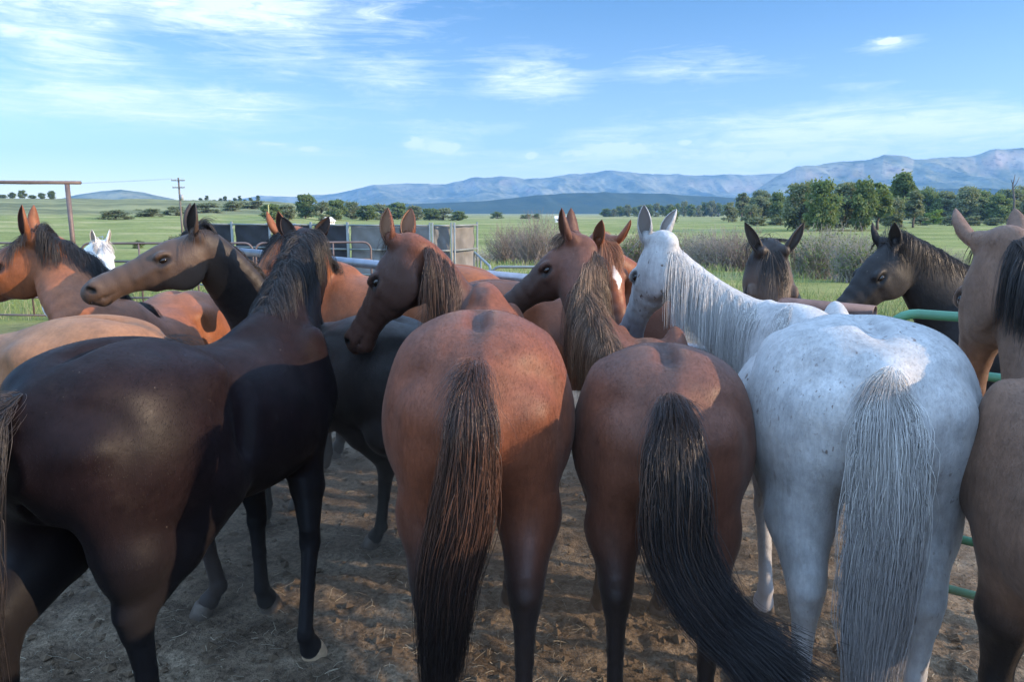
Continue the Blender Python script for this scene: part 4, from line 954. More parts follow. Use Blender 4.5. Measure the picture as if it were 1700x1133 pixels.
SH = [(845, 44, 2.6, 3.4, 'purple grey bare shrub left of the brown bay horse', 500, 1, 0), (890, 40, 2.9, 3.4, 'tall purple grey bare shrub right above the muzzle of the brown bay horse', 500, 1, 0), (930, 44, 2.2, 3.0, 'low bare shrub behind the ears of the brown bay horse', 500, 1, 0),
      (1060, 34, 1.9, 3.0, 'leafy yellow green shrub between the chestnut and the grey horse', 2600, 0, 0), (1140, 36, 2.0, 3.6, 'dull green shrub above the poll of the grey horse', 1500, 1, 1), (1185, 33, 1.9, 3.0, 'dry grey shrub above the crest of the grey horse', 700, 1, 1),
      (1225, 30, 1.9, 3.0, 'dry tan shrub at the left ear of the dark horse with the forelock', 700, 1, 0), (1352, 24, 1.75, 2.3, 'leafy twiggy shrub just right of the dark horse with the forelock', 2400, 0, 1), (1392, 26, 1.9, 2.6, 'tangled shrub halfway between the two dark heads at the right', 2400, 1, 1),
      (1425, 22, 1.5, 2.0, 'bright leafy shrub against the face of the black horse', 2600, 0, 1), (1190, 95, 2.6, 7.5, 'silver grey sagebrush mound in the middle pasture', 2600, 1, 1), (800, 60, 1.4, 6, 'low dull brush clump right of the windbreak', 900, 1, 1),
      (1560, 50, 2.2, 4, 'dry shrub behind the black horse', 700, 1, 0)]
for i, (u, y, h_, w, lab, lv, lm, tm) in enumerate(SH): shrub(u, y, h_, w, lab, 100 + i, lv, lm, tm, 460)
# rough grass beyond the rails
def grass():
    g = np.random.default_rng(5); n = 26000; y = 13 + 60 * g.random(n) ** 1.7; az = g.uniform(-.72, .72, n); x = np.tan(az) * y; z = ground_h(x, y)
    patch = vn.fbm(x * .25, y * .25, 3); keep = patch > .42; x, y, z = x[keep], y[keep], z[keep]; n = len(x)
    K = 4; C = np.zeros((n, K, 3)); h_ = g.uniform(.12, .42, n); d = g.normal(size=(n, 2)) * .10
    for k in range(K):
        f = k / (K - 1); C[:, k] = np.stack([x + d[:, 0] * f * f, y + d[:, 1] * f * f, z - .02 + h_ * f], 1)
    m, t, b = new_mat('grass_blades'); a = N(t, 'ShaderNodeAttribute', attribute_name='hair'); sp = N(t, 'ShaderNodeSeparateColor'); L(t, a.outputs['Color'], sp.inputs[0])
    L(t, ramp(t, sp.outputs[0], [(0, (.10, .16, .04)), (.6, (.17, .23, .07)), (1, (.34, .30, .16))]), b.inputs['Base Color']); b.inputs['Roughness'].default_value = .8
    o = strands_mesh('grass', C, np.array([.009, .008, .006, .002])[None] * (y / 22)[:, None], m, None, g.random(n), 4); tag(o, 'rough green grass beyond the corral fence', 'grass', kind='stuff')
grass()

# ------------------------------------------------------------------ straw and dung on the corral floor
def litter():
    g = np.random.default_rng(8); n = 26000; r = 1.5 + 8.5 * g.random(n) ** .8; az = g.uniform(-.8, .8, n); x = r * np.sin(az); y = r * np.cos(az)
    cl = vn.fbm(x * 1.3 + 4, y * 1.3, 3); keep = g.random(n) < sstep(.30, .68, cl); x, y = x[keep], y[keep]; n = len(x); z = ground_h(x, y) + .012
    K = 4; a = g.uniform(0, 6.28, n); ln = .012 + .07 * g.random(n) ** 2; t_ = np.linspace(-.5, .5, K)
    C = np.stack([x[:, None] + np.cos(a)[:, None] * ln[:, None] * t_, y[:, None] + np.sin(a)[:, None] * ln[:, None] * t_, z[:, None] + .012 * g.random((n, 1)) + (g.normal(size=n) * .18)[:, None] * ln[:, None] * t_ + (g.random(n) * .006)[:, None] * (1 - 4 * t_ ** 2)], -1)
    C += g.normal(size=C.shape) * .0025
    m, t, b = new_mat('straw'); at_ = N(t, 'ShaderNodeAttribute', attribute_name='hair'); sp = N(t, 'ShaderNodeSeparateColor'); L(t, at_.outputs['Color'], sp.inputs[0])
    L(t, ramp(t, sp.outputs[0], [(0, (.09, .075, .055)), (.6, (.18, .15, .105)), (1, (.40, .34, .24))]), b.inputs['Base Color']); b.inputs['Roughness'].default_value = .7
    o = strands_mesh('straw', C, np.full((n, K), .0012) * g.uniform(.6, 1.5, n)[:, None], m, None, g.random(n), 6); tag(o, 'scattered straw stalks on the trampled corral dirt', 'straw', kind='stuff')
    n = 9000; r = 1.5 + 8.5 * g.random(n) ** .8; az = g.uniform(-.8, .8, n); x = r * np.sin(az); y = r * np.cos(az); z = ground_h(x, y)
    base = np.array([[1, 0, 0], [-1, 0, 0], [0, 1, 0], [0, -1, 0], [0, 0, 1], [0, 0, -1]], float); bf = [(0, 2, 4), (2, 1, 4), (1, 3, 4), (3, 0, 4), (2, 0, 5), (1, 2, 5), (3, 1, 5), (0, 3, 5)]
    s = (.006 + .030 * g.random(n) ** 3)[:, None, None]; V = base[None] * s * g.uniform(.6, 1.4, (n, 6, 1)) * np.array([1, 1, .6]) + np.stack([x, y, z + .006], 1)[:, None]
    a = g.uniform(0, 6.28, n)[:, None]; F = (np.array(bf)[None] + (np.arange(n) * 6)[:, None, None]).reshape(-1, 3)
    m2 = simple_mat('clods', (.10, .072, .048), .95, .1, vary=.4, scale=12)
    o = link_mesh('dirt_clods', V.reshape(-1, 3), F, m2, None, False); tag(o, 'loose clods and dry dung on the trampled corral dirt', 'dirt clods', kind='stuff')
litter()

# ------------------------------------------------------------------ fences
RUST = simple_mat('rusty_pipe', (.115, .080, .078), .55, .5, .35, vary=.35, scale=9); STEEL = simple_mat('weathered_pipe', (.22, .24, .28), .4, .5, .6, vary=.2, scale=9)
GREEN = simple_mat('green_paint', (.045, .17, .095), .38, .5, 0, vary=.2, scale=12); GREYG = simple_mat('faded_green_paint', (.19, .205, .195), .5, .5, .1, vary=.2, scale=6)
BROWNP = simple_mat('brown_pipe', (.15, .11, .10), .6, .4, .3, vary=.2, scale=6)
def pipe_fence():
    a = np.array([-3.42, 8.45, 1.49]); b = np.array([1.93, 3.90, 1.37]); d = (b - a)[:2]; LN = np.linalg.norm(d)
    r_ = empty('pipe_fence', (a[0], a[1], 0)); tag(r_, 'heavy steel pipe fence with an open rusty pipe end behind the grey horse', 'fence')
    w = lambda p: np.asarray(p) - np.array([a[0], a[1], 0])
    cut = .72; mid = a + (b - a) * cut
    mb = MB(); mb.tube([w(a), w(mid)], .041, 14); mb.build('rail', STEEL, r_, True)
    # rusty end piece: hollow
    mb = MB(); ax = (b - a) / np.linalg.norm(b - a); s_ = unit(np.cross(ax, [0, 0, 1])); t_ = np.cross(s_, ax); n = 24; v = []
    for (p, rad) in ((mid, .041), (b, .041), (b, .035), (b - ax * .5, .034)):
        for k in range(n): an = 2 * math.pi * k / n; v.append(w(p) + rad * (math.cos(an) * s_ + math.sin(an) * t_))
    mb.add(v, [(i * n + k, i * n + (k + 1) % n, (i + 1) * n + (k + 1) % n, (i + 1) * n + k) for i in range(3) for k in range(n)])
    e = mb.build('rail', RUST, r_, True); tag(e, 'rusty red brown pipe end, open at the right')
    for zf in (.36, .72, 1.06):
        mb = MB(); mb.tube([w((a[0], a[1], zf)), w((b[0], b[1], zf))], .026, 10); mb.build('rail', STEEL, r_, True)
    for f in (.02, .23, .44, .63, .83, .98):
        p = a + (b - a) * f; mb = MB(); mb.tube([w((p[0], p[1], -.2)), w((p[0], p[1], p[2] - .03))], .038, 14); mb.build('post', STEEL, r_, True)
pipe_fence()
def panel(p0, p1, zs, rad, mat, label, cat='fence panel', round_r=.12, group=None, uprights=3, name='fence_panel'):
    p0 = np.array(p0, float); p1 = np.array(p1, float); d = p1 - p0; LN = np.linalg.norm(d); d /= LN
    g0 = 0.0 if p0[1] < 15 else min(0, gz(*p0))
    r_ = empty(name, (p0[0], p0[1], g0)); tag(r_, label, cat, group)
    W_ = lambda s, z: np.array([d[0] * s, d[1] * s, z])
    zt, zb = zs[-1], zs[0]; rr = round_r; arc = [(rr * (1 - math.cos(a)), -rr * (1 - math.sin(a))) for a in np.linspace(0, math.pi / 2, 7)]
    pts = [W_(0, .0)] + [W_(q[0], zt + q[1]) for q in arc] + [W_(LN - q[0], zt + q[1]) for q in arc[::-1]] + [W_(LN, .0)]
    mb = MB(); mb.tube(pts, rad, 12); mb.build('frame', mat, r_, True)
    for z in zs[:-1]: mb = MB(); mb.tube([W_(rad * .6, z), W_(LN - rad * .6, z)], rad * .92, 10); mb.build('rail', mat, r_, True)
    for k in range(1, uprights): mb = MB(); s_ = LN * k / uprights; mb.tube([W_(s_, zb), W_(s_, zt - rad * .5)], rad * .8, 10); mb.build('upright', mat, r_, True)
    return r_
panel((1.80, 3.50), (3.35, 2.35), (.12, .38, .64, .90, 1.17, 1.43), .023, GREEN, 'green steel corral panel with rounded corner behind the rump of the grey horse', uprights=2)
panel((3.37, 2.33), (5.0, 1.1), (.12, .38, .64, .90, 1.17, 1.43), .023, GREEN, 'green steel corral panel beyond the frame edge, joined to the first green panel', uprights=2)
Gp = 'thin pipe panels at the left'
for i, (a, b) in enumerate([((-8.9, 11.3), (-6.46, 11.1)), ((-6.42, 11.1), (-3.9, 11.2)), ((-3.86, 11.2), (-2.2, 11.6))]):
    panel(a, b, (.35, .62, .90, 1.17, 1.44), .016, BROWNP, ['thin brown pipe panel at the left edge, left of the gate post', 'thin brown pipe panel behind the far white horse', 'thin brown pipe panel behind the head of the smoky brown horse'][i], group=Gp)
panel((-.72, 14.2), (-.30, 10.3), (.5, .8, 1.15), .02, GREYG, 'grey green panel of sloping rails right of the windbreak', uprights=2)
panel((-.28, 10.3), (1.0, 10.2), (.5, .8, 1.15), .02, GREYG, 'low grey rail panel meeting the sloping rails', uprights=2)
# overhead gate beam at the left edge
mb = MB(); y = 24.0; zt = 1.9 + (352 - 305) / FPX * y
r_ = empty('gate_frame', ((127 - 850) / FPX * y, y, gz(-14, 24))); tag(r_, 'tall rusty pipe gate frame with an overhead beam at the left edge', 'gate frame')
gl = gz(-14, 24); mb.tube([(0, 0, -.2), (0, 0, zt - gl - .05)], .072, 12); mb.build('post', BROWNP, r_, True)
mb = MB(); mb.tube([(-5.2, 0, zt - gl + .04), (.44, 0, zt - gl)], .055, 12); mb.build('beam', BROWNP, r_, True)
mb = MB(); mb.tube([(-5.0, 0, -.2), (-5.0, 0, zt - gl - .05)], .072, 12); mb.build('post', BROWNP, r_, True)

# windbreak pen of dark fabric on steel frames
FAB = simple_mat('black_windbreak_fabric', (.040, .040, .046), .85, .2, 0, vary=.35, scale=1.6)
FABL = simple_mat('faded_windbreak_fabric', (.19, .18, .17), .9, .15, 0, vary=.35, scale=1.4)
WB = [(318, 16.6), (390, 16.1), (452, 15.7), (520, 15.35), (580, 15.0), (645, 14.7), (716, 14.4)]
def wb_panel(p0, p1, fab, label, seed, zt=1.66, zb=.62, slack=.05):
    p0 = np.array(p0); p1 = np.array(p1); d = p1 - p0; LN = np.linalg.norm(d); d /= LN; nrm = np.array([-d[1], d[0]])
    r_ = empty('windbreak_panel', (p0[0], p0[1], 0)); tag(r_, label, 'windbreak panel', 'fabric windbreak panels of the round pen')
    g = np.random.default_rng(seed); nx, nz_ = 26, 14; V = []
    for side in (0, 1):
        for i in range(nx + 1):
            for j in range(nz_ + 1):
                f, q = i / nx, j / nz_; wv = slack * math.sin(math.pi * f) * (.6 + math.sin(3.1 * f * math.pi + seed) * .4) * math.sin(math.pi * q * .9 + .2) + .012 * math.sin(q * 19 + f * 11 + seed)
                z = zb + (zt - zb - (.03 * math.sin(math.pi * f))) * q; pp = p0 + d * (f * (LN - .05) + .025) + nrm * (.06 + wv + side * .004); V.append([pp[0] - p0[0], pp[1] - p0[1], z])
    m_ = (nx + 1) * (nz_ + 1); F = []
    for i in range(nx):
        for j in range(nz_):
            a = i * (nz_ + 1) + j; q = (a, a + nz_ + 1, a + nz_ + 2, a + 1); F.append(q); F.append(tuple(x_ + m_ for x_ in q[::-1]))
    rim = [i * (nz_ + 1) for i in range(nx + 1)] + [nx * (nz_ + 1) + j for j in range(1, nz_ + 1)] + [i * (nz_ + 1) + nz_ for i in range(nx - 1, -1, -1)] + [j for j in range(nz_ - 1, 0, -1)]
    for a, b in zip(rim, rim[1:] + rim[:1]): F.append((a, a + m_, b + m_, b))
    link_mesh('fabric', V, F, fab, r_, True)
    W_ = lambda s, z: np.array([d[0] * s, d[1] * s, z])
    mb = MB(); mb.tube([W_(0, 0), W_(0, zt + .04)], .019, 10); mb.build('post', GREYG, r_, True)
    mb = MB(); mb.tube([W_(LN, 0), W_(LN, zt + .04)], .019, 10); mb.build('post', GREYG, r_, True)
    for z in (zt - .02, 1.16, .66, .3): mb = MB(); mb.tube([W_(.03, z), W_(LN - .03, z)], .018, 8); mb.build('rail', GREYG, r_, True)
WP = [((u - 850) / FPX * y, y) for u, y in WB]
wl_ = ['leftmost dark panel behind the ear of the smoky brown horse', 'second dark panel from the left', 'third dark panel, above the bay with the forelock', 'fourth dark panel, above the black mane', 'fifth panel, greyer, left of the red bay ears', 'sixth grey panel, right of the red bay ears']
for i in range(6): 
    a, b = np.array(WP[i]), np.array(WP[i + 1]); e = unit(np.r_[b - a, 0])[:2] * .012
    wb_panel(a + e, b - e, FAB if i < 4 else FABL, 'windbreak ' + wl_[i], i)
c0 = np.array(WP[6]); wb_panel(c0 + [.04, .0], c0 + [.40, .06], FABL, 'narrow faded windbreak panel where the pen turns', 11); wb_panel(c0 + [.46, .07], c0 + [.86, .9], FABL, 'end panel of the windbreak, turned away with folded fabric', 12, slack=.10)

# ------------------------------------------------------------------ utility pole and marker pole, far buildings
def utility_pole():
    y = 120.0; x = (308.5 - 850) / FPX * y; z = gz(x, y); s = y / FPX; top = CAMH + (352 - 297) * s - z
    r_ = empty('utility_pole', (x, y, z)); tag(r_, 'wooden utility pole with two crossarms and a transformer', 'utility pole')
    wood = simple_mat('pole_wood', (.15, .13, .115), .9, .2, vary=.2, scale=1)
    mb = MB(); mb.tube([(0, 0, -.5), (0, 0, top)], [.19, .13], 10); mb.build('pole', wood, r_, True)
    for dz, w in ((.45, 1.05), (1.55, .95)):
        mb = MB(); mb.box((0, -.17, top - dz), (2 * w, .12, .14)); mb.build('crossarm', wood, r_)
        for k in (-.95, -.45, .45, .95): mb = MB(); mb.tube([(k * w, -.17, top - dz + .07), (k * w, -.17, top - dz + .32)], [.05, .035], 8); mb.build('insulator', simple_mat('porcelain', (.35, .34, .33), .3), r_, True)
    mb = MB(); mb.tube([(.32, 0, top - 3.5), (.32, 0, top - 2.6)], [.24, .24], 12); mb.build('transformer', simple_mat('transformer_grey', (.30, .31, .32), .5), r_, True)
    mb = MB()
    for k in (-.95, .95):
        P = [np.array([k, -.17 , top - .13]) + np.array([-60, 8, 0]) * f + np.array([0, 0, -1.6 * 4 * f * (1 - f) * .5]) for f in np.linspace(0, 1, 14)]; mb.tube(P, .012, 5)
    mb.build('wire', wood, r_, True)
utility_pole()
y = 60.0; x = (452 - 850) / FPX * y; z = gz(x, y); mb = MB(); mb.tube([(0, 0, 0), (0, 0, CAMH + (352 - 340) / FPX * y - z)], .045, 8)
o = mb.build('marker_pole', simple_mat('yellow_pole', (.35, .32, .12), .6), None, True); o.location = (x, y, z); tag(o, 'thin yellowish marker pole behind the dark windbreak', 'pole')
WALLW = simple_mat('white_wall', (.70, .69, .66), .8, .3, vary=.05); ROOFB = simple_mat('blue_metal_roof', (.16, .26, .42), .45, .5, vary=.1); ROOFG = simple_mat('grey_roof', (.35, .34, .33), .8, .2, vary=.1); DARKW = simple_mat('window_dark', (.03, .035, .045), .2, .5, vary=0)
def house(u, y, w, dpt, hw, hr, roof, label, rz=0.0):
    x = (u - 850) / FPX * y; z = gz(x, y); r_ = empty('house', (x, y, z), rz); tag(r_, label, 'house')
    mb = MB(); a, b = w / 2, dpt / 2; v = [(-a, -b, -.4), (a, -b, -.4), (a, b, -.4), (-a, b, -.4), (-a, -b, hw), (a, -b, hw), (a, b, hw), (-a, b, hw), (-a, 0, hr), (a, 0, hr)]
    mb.add(v, [(0, 1, 5, 4), (2, 3, 7, 6), (1, 2, 6, 9, 5), (3, 0, 4, 8, 7), (3, 2, 1, 0)]); mb.build('wall', WALLW, r_)
    mb = MB()
    for s in (-1, 1):
        p = [(-a - .4, s * (b + .5), hw - .35), (a + .4, s * (b + .5), hw - .35), (a + .4, 0, hr + .08), (-a - .4, 0, hr + .08)]; q = [(c[0], c[1], c[2] + .15) for c in p]
        mb.add(p + q, [(0, 1, 2, 3), (7, 6, 5, 4), (0, 4, 5, 1), (1, 5, 6, 2), (2, 6, 7, 3), (3, 7, 4, 0)])
    mb.build('roof', roof, r_)
    for k in (-.28, .28): mb = MB(); mb.box((k * w, -b - .02, hw * .55), (w * .12, .06, hw * .32)); mb.build('window', DARKW, r_)
    mb = MB(); mb.box((0, -b - .02, 1.0), (w * .1, .06, 2.0)); mb.build('door', DARKW, r_)
house(549, 330, 3.6, 4, 1.7, 3.0, WALLW, 'small white gabled house among the trees above the windbreak', R(60))
house(930, 460, 7, 5, 2.4, 3.6, WALLW, 'tiny white shed far out in the pasture right of centre')
house(470, 210, 8, 5, 1.2, 1.9, ROOFB, 'low blue roofed shed just above the dark windbreak')

# ------------------------------------------------------------------ the herd
def coats():
    D_ = {}
    D_['dark'] = coat_mat('coat_dark_bay', (.008, .005, .006), (.016, .008, .008), (.010, .009, .010), (.03, .022, .02), earin=(.05, .035, .03), rough=.46, mottled=.6, spec=.11, sheen=.01, dusty=.035, bumpy=.16)
    D_['bay'] = coat_mat('coat_red_bay', (.170, .054, .026), (.125, .040, .020), (.018, .012, .011), (.060, .028, .020), dorsal=(.035, .018, .014), earin=(.28, .15, .09), rough=.5)
    D_['brown'] = coat_mat('coat_brown_bay', (.125, .048, .028), (.092, .034, .021), (.016, .011, .010), (.050, .027, .020), dorsal=(.030, .016, .013), earin=(.10, .05, .035), rough=.5)
    D_['grey'] = coat_mat('coat_flecked_grey', (.41, .405, .40), (.32, .315, .315), (.34, .33, .34), (.16, .14, .15), earin=(.22, .19, .17), rough=.6, specks=1.3, sheen=.3, mottled=.5, sheen_tint=(1, 1, 1))
    D_['white'] = coat_mat('coat_white', (.75, .74, .72), (.66, .65, .63), (.6, .58, .56), (.4, .36, .34), earin=(.4, .35, .3), rough=.6, mottled=.3)
    D_['black'] = coat_mat('coat_black', (.014, .013, .014), (.022, .018, .018), (.010, .009, .010), (.02, .018, .018), earin=(.03, .025, .022), rough=.55, mottled=.4, spec=.25, sheen=.03, dusty=.04)
    D_['smoky'] = coat_mat('coat_smoky_brown', (.024, .019, .018), (.034, .025, .022), (.012, .010, .010), (.072, .044, .031), earin=(.04, .03, .025), rough=.5, mottled=.6, dusty=.05)
    D_['tan'] = coat_mat('coat_buckskin', (.27, .125, .058), (.22, .10, .048), (.028, .020, .018), (.06, .04, .035), dorsal=(.10, .06, .04), earin=(.35, .18, .10), rough=.5)
    D_['orange'] = coat_mat('coat_bright_bay', (.22, .074, .028), (.15, .048, .020), (.02, .015, .014), (.06, .04, .035), earin=(.08, .04, .03), rough=.5)
    D_['chestnut'] = coat_mat('coat_chestnut', (.20, .062, .026), (.15, .045, .020), (.14, .045, .02), (.10, .04, .024), earin=(.26, .12, .07), rough=.5)
    D_['dun'] = coat_mat('coat_dusty_dun', (.175, .100, .066), (.135, .074, .048), (.014, .011, .010), (.14, .07, .04), earin=(.33, .19, .12), rough=.5, mottled=.7)
    return D_
CT = coats()
m_, t_, b_ = CT['chestnut'], CT['chestnut'].node_tree, None
def star_layer(m):
    t = m.node_tree; b = next(n for n in t.nodes if n.type == 'BSDF_PRINCIPLED'); src = b.inputs['Base Color'].links[0].from_socket
    a = N(t, 'ShaderNodeAttribute', attribute_name='star'); L(t, mixc(t, a.outputs['Fac'], src, (.7, .62, .58)), b.inputs['Base Color'])
star_layer(CT['chestnut'])
HB = hair_mat('hair_black', (.010, .009, .010), (.055, .040, .034), frac=.45)
HBR = hair_mat('hair_black_sunbleached', (.014, .010, .009), (.15, .075, .048), tip=None, frac=.75)
HKT = hair_mat('hair_tail_brown_streaked', (.014, .009, .008), (.17, .080, .050), tip=(.012, .009, .009), tipat=(.5, .85), frac=.75)
HFL = hair_mat('hair_dark_with_flaxen', (.035, .022, .017), (.34, .20, .115), frac=.6)
HTL = hair_mat('hair_tail_black', (.010, .008, .008), (.17, .095, .060), tip=(.012, .010, .012), frac=.32)
HW = hair_mat('hair_white', (.36, .35, .35), (.66, .64, .60), frac=.8, rough=.5)
HWT = hair_mat('hair_tail_grey', (.34, .325, .31), (.70, .665, .61), tip=(.24, .225, .22), frac=.8, rough=.5)
HCH = hair_mat('hair_chestnut', (.16, .06, .03), (.45, .20, .10), frac=.7)
FINE = globals().get('FINE', .0095)
def W3(u, v, y): return tuple(at(u, v, y))

# front row, left to right
make_horse('near black dark bay horse with dusty shiny coat at the left, its head turned away', (-1.22, 2.90, 0), R(74), .985, withers=-.05, nf=.22, poll=W3(508, 396, 3.95), muzzle=W3(520, 540, 4.25),
           coat=CT['dark'], hair=HB, h=FINE, fur=45000, legs={'fr': (.10, -.36, 0), 'fl': (.40, .06, 0), 'hr': (-.52, -.16, 0), 'hl': (-.80, .17, 0)},
           mane_side=-1, mane_len=.28, mane_off=.5, mane_n=6000, mane_both=.3, forelock=.1, wide=1.05, hoofmats={'fr': HOOF_PALE}, ear_len=.16, ears=((1, (-.45, .1, .85), (.1, -1, 0)), (-1, (.45, .1, .85), (-.1, -1, 0))), belly=.03, gask=1.22, point_z=(.6, 1.1), twist=(.5, 1.05),
           tail=[(-1.475, 2.00, 1.30), (-1.52, 1.93, 1.02), (-1.55, 1.92, .6), (-1.55, 1.93, .25)], tail_n=3000, mane_seed=11)
make_horse('red bay horse seen from behind with brown streaked black tail, centre of front row', (-.13, 3.15, 0), R(91), 1.03, neck_ctrl=[(-.22, 3.60, 1.38), (-.34, 3.60, 1.58)], edrop=.02, ear_len=.165, ears=((1, (-.08, 0, 1), (-.5, -.85, 0)), (-1, (.10, .1, 1), (-.2, -1, 0))), poll=W3(660, 395, 3.50), muzzle=W3(568, 574, 3.70),
           coat=CT['bay'], hair=HBR, tailmat=HKT, h=FINE, fur=110000, legs={'hl': (-.66, .17, 0), 'hr': (-.74, -.15, 0), 'fl': (.42, .15, 0), 'fr': (.16, -.12, 0)}, head_len=.60,
           mane_side=1, mane_len=.38, mane_n=8000, clump=.5, mane_off=.7, forelock=.12, wide=1.02, point_z=(.52, .95), muz_r=.60, twist=(.3, 1.0),
           tail=[W3(782, 640, 2.20), W3(782, 720, 2.15), W3(768, 850, 2.15), W3(742, 980, 2.15), W3(728, 1160, 2.15)], tail_n=30000, tail_fuzz=900, tail_w=.78, mane_seed=12)
make_horse('brown bay horse seen from behind with flaxen streaked mane and swishing black tail', (.61, 3.10, 0), R(83), .96, withers=-.17, edrop=.03, croup=-.02, neck_ctrl=[(.45, 3.62, 1.24), (.27, 3.70, 1.46)], poll=W3(948, 392, 3.85), muzzle=W3(828, 498, 3.98),
           coat=CT['brown'], hair=HFL, tailmat=HTL, h=FINE, fur=110000, head_len=.60, mane_side=1, mane_both=.3, mane_len=.34, mane_n=8500, forelock=.10, wide=1.03, point_z=(.52, .95), neck_scale=.95, clump=.5, mane_off=.6, muz_r=.40, twist=(.55, 1.05),
           legs={'hl': (-.66, .16, 0), 'hr': (-.72, -.16, 0), 'fl': (.16, .22, 0), 'fr': (.20, -.08, 0)},
           tail=[W3(1120, 700, 2.22), W3(1120, 800, 2.16), W3(1130, 920, 2.12), W3(1185, 1020, 2.06), W3(1270, 1100, 2.0), W3(1350, 1170, 1.95)], tail_n=9500, tail_top=1.35, tail_tip=2.5, tail_w=.98, mane_seed=13, tail_fuzz=2200)
make_horse('flecked white grey horse seen from behind with a long white tail', (1.33, 3.07, 0), R(79), 1.05, withers=-.20, edrop=.06, croup=-.035, neck_ctrl=[(1.38, 3.75, 1.16), (1.14, 3.98, 1.27)], neck_scale=1.36, ears=((1, (-.12, -.1, 1), (-.35, -1, 0)), (-1, (.35, .3, .8), (-.6, -.4, 0))), poll=W3(1086, 393, 4.0), muzzle=W3(1028, 560, 4.26),
           coat=CT['grey'], hair=HW, tailmat=HWT, h=FINE, fur=110000, head_len=.60, mane_side=1, mane_len=.36, mane_n=9000, clump=.35, mane_off=.6, forelock=.14, wide=1.10, point_z=(.1, .5),
           legs={'hl': (-.66, .17, 0), 'hr': (-.70, -.16, 0), 'fl': (.16, .16, 0), 'fr': (.26, -.04, 0)},
           tail=[W3(1475, 650, 2.18), W3(1478, 740, 2.10), W3(1470, 880, 2.06), W3(1455, 1010, 2.04), W3(1440, 1170, 2.02)], tail_n=30000, tail_top=1.4, tail_w=.86, mane_seed=14, tail_fuzz=1200)
make_horse('dusty dun horse with black mane at the right edge, head turned away', (1.64, 1.62, 0), R(90), 1.0, neck_ctrl=[(1.70, 2.20, 1.28), (1.79, 2.44, 1.54)], poll=W3(1650, 400, 2.62), muzzle=W3(1600, 596, 2.76),
           coat=CT['dun'], hair=HB, h=FINE, fur=110000, mane_side=-1, mane_len=.27, mane_n=7000, mane_both=.7, mane_off=.6, clump=.5, twist=(.5, 1.05), forelock=.12, muz_r=.10, point_z=(.62, .80),
           legs={'fl': (.52, .14, 0), 'fr': (.45, -.16, 0)}, mane_seed=15)
# behind them
make_horse('smoky brown horse facing left, muzzle over the neck of the leftmost bay', (-1.10, 4.22, 0), R(150), .90, poll=W3(318, 385, 3.98), muzzle=W3(152, 462, 3.74),
           coat=CT['smoky'], hair=HB, h=.011, head_len=.66, nf=.12, mane_side=-1, mane_len=.22, mane_n=2160, mane_off=.4, forelock=.14, belly=.08, mane_seed=16, muz_r=.62, legs={'hl': (-.42, .06, 0)})
make_horse('tan buckskin horse standing behind the rump of the dark horse at the left', (-2.38, 3.30, 0), R(184), .95, poll=(-3.4, 3.3, 1.55), muzzle=(-3.85, 3.2, 1.15),
           coat=CT['tan'], hair=HB, h=.013, legs={'hl': (-.96, .12, 0), 'hr': (-.60, -.16, 0)}, mane_n=1200, mane_seed=17, croup=.01)
make_horse('bright bay horse with black mane at the left edge, looking left', (-2.22, 4.5, 0), R(-88), .92, poll=W3(52, 392, 4.15), muzzle=W3(-110, 482, 4.0),
           coat=CT['orange'], hair=HB, h=.011, head_len=.72, neck_scale=1.25, mane_side=1, mane_len=.30, mane_n=3600, forelock=.2, mane_seed=18)
make_horse('bright bay horse with black forelock peering out behind the black mane', (-.92, 5.35, 0), R(176), 1.02, poll=W3(468, 388, 4.9), muzzle=W3(376, 520, 4.66),
           coat=CT['orange'], hair=HB, h=.011, mane_side=-1, mane_len=.28, mane_n=1680, forelock=.22, muz_r=.26, mane_seed=19)
make_horse('chestnut horse with a white star on its forehead, facing the camera between two necks', (.36, 4.74, 0), R(-4), .98, nf=.1, poll=W3(1010, 400, 4.48), muzzle=W3(1042, 552, 4.26),
           coat=CT['chestnut'], hair=HCH, h=.011, head_len=.62, head_wide=1.1, mane_n=1200, forelock=.16, star=True, mane_seed=20)
make_horse('dark bay horse facing the camera with a thick black forelock, above the grey horse', (1.95, 5.4, 0), R(-96), .86, poll=W3(1284, 418, 4.3), muzzle=W3(1290, 585, 4.12),
           coat=CT['smoky'], hair=HB, h=.011, head_len=.80, head_wide=1.32, mane_n=1440, forelock=.26, mane_seed=21, mane_both=.5, muz_r=.5,
           ears=((1, (.5, 0, .85), (.3, -1, .1)), (-1, (-.5, 0, .85), (-.3, -1, .1))))
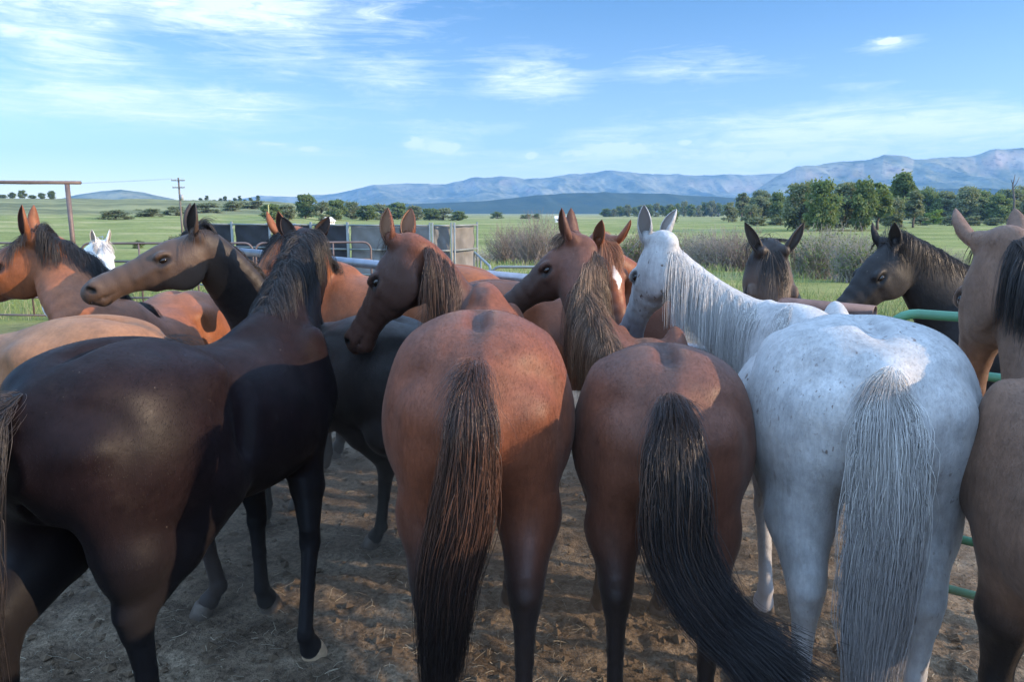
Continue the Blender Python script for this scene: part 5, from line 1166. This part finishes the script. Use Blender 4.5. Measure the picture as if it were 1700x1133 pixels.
make_horse('black horse facing left beyond the green rails at the right', (3.42, 4.72, 0), R(183), 1.0, ear_len=.15, poll=W3(1472, 402, 4.6), muzzle=W3(1356, 540, 4.5),
           coat=CT['black'], hair=HB, h=.011, head_len=.66, mane_side=1, mane_len=.26, mane_n=2880, forelock=.08, mane_seed=22)
make_horse('far white horse beyond the bay at the left edge', (-5.1, 8.75, 0), R(-90), .8, poll=W3(167, 402, 8.2), muzzle=W3(190, 452, 8.0),
           coat=CT['white'], hair=HW, h=.02, mane_n=720, strand=.003, tail_n=300, mane_seed=23, head_len=.7)

# ------------------------------------------------------------------ air
def haze():
    mb = MB(); lo_, hi_ = np.array([-10600, -10600, -16.0]), np.array([10600, 10600, 900.0]); mb.box((lo_ + hi_) / 2, hi_ - lo_)
    m = bpy.data.materials.new('air'); m.use_nodes = True; t = m.node_tree; t.nodes.clear()
    v = N(t, 'ShaderNodeVolumePrincipled', inp={'Color': (.20, .46, .90, 1), 'Density': HAZE, 'Anisotropy': 0.0}); o_ = N(t, 'ShaderNodeOutputMaterial'); L(t, v.outputs[0], o_.inputs['Volume'])
    o = mb.build('haze', m); tag(o, 'thin blue evening haze over the valley', 'haze', kind='stuff')
HAZE = 8.5e-5
haze()

def dust():
    n, k = 28, 10; v = []; f = []
    for i in range(k):
        q = i / (k - 1); rz_ = 1.05 * q; rr = math.sqrt(max(0.0, 1 - (q * .97) ** 2))
        for j in range(n):
            a = 2 * math.pi * j / n; v.append((.2 + 4.6 * rr * math.cos(a), 5.6 + 3.1 * rr * math.sin(a), -.12 + rz_))
    for i in range(k - 1):
        for j in range(n): f.append((i * n + j, i * n + (j + 1) % n, (i + 1) * n + (j + 1) % n, (i + 1) * n + j))
    f.append(tuple(range(n - 1, -1, -1))); f.append(tuple((k - 1) * n + j for j in range(n)))
    m = bpy.data.materials.new('dust'); m.use_nodes = True; t = m.node_tree; t.nodes.clear()
    vo = N(t, 'ShaderNodeVolumePrincipled', inp={'Color': (.80, .72, .64, 1), 'Density': .13, 'Anisotropy': 0.1}); o_ = N(t, 'ShaderNodeOutputMaterial'); L(t, vo.outputs[0], o_.inputs['Volume'])
    o = link_mesh('dust', v, f, m, None, True); tag(o, 'thin dust hanging low among the legs of the herd', 'dust', kind='stuff')
dust()
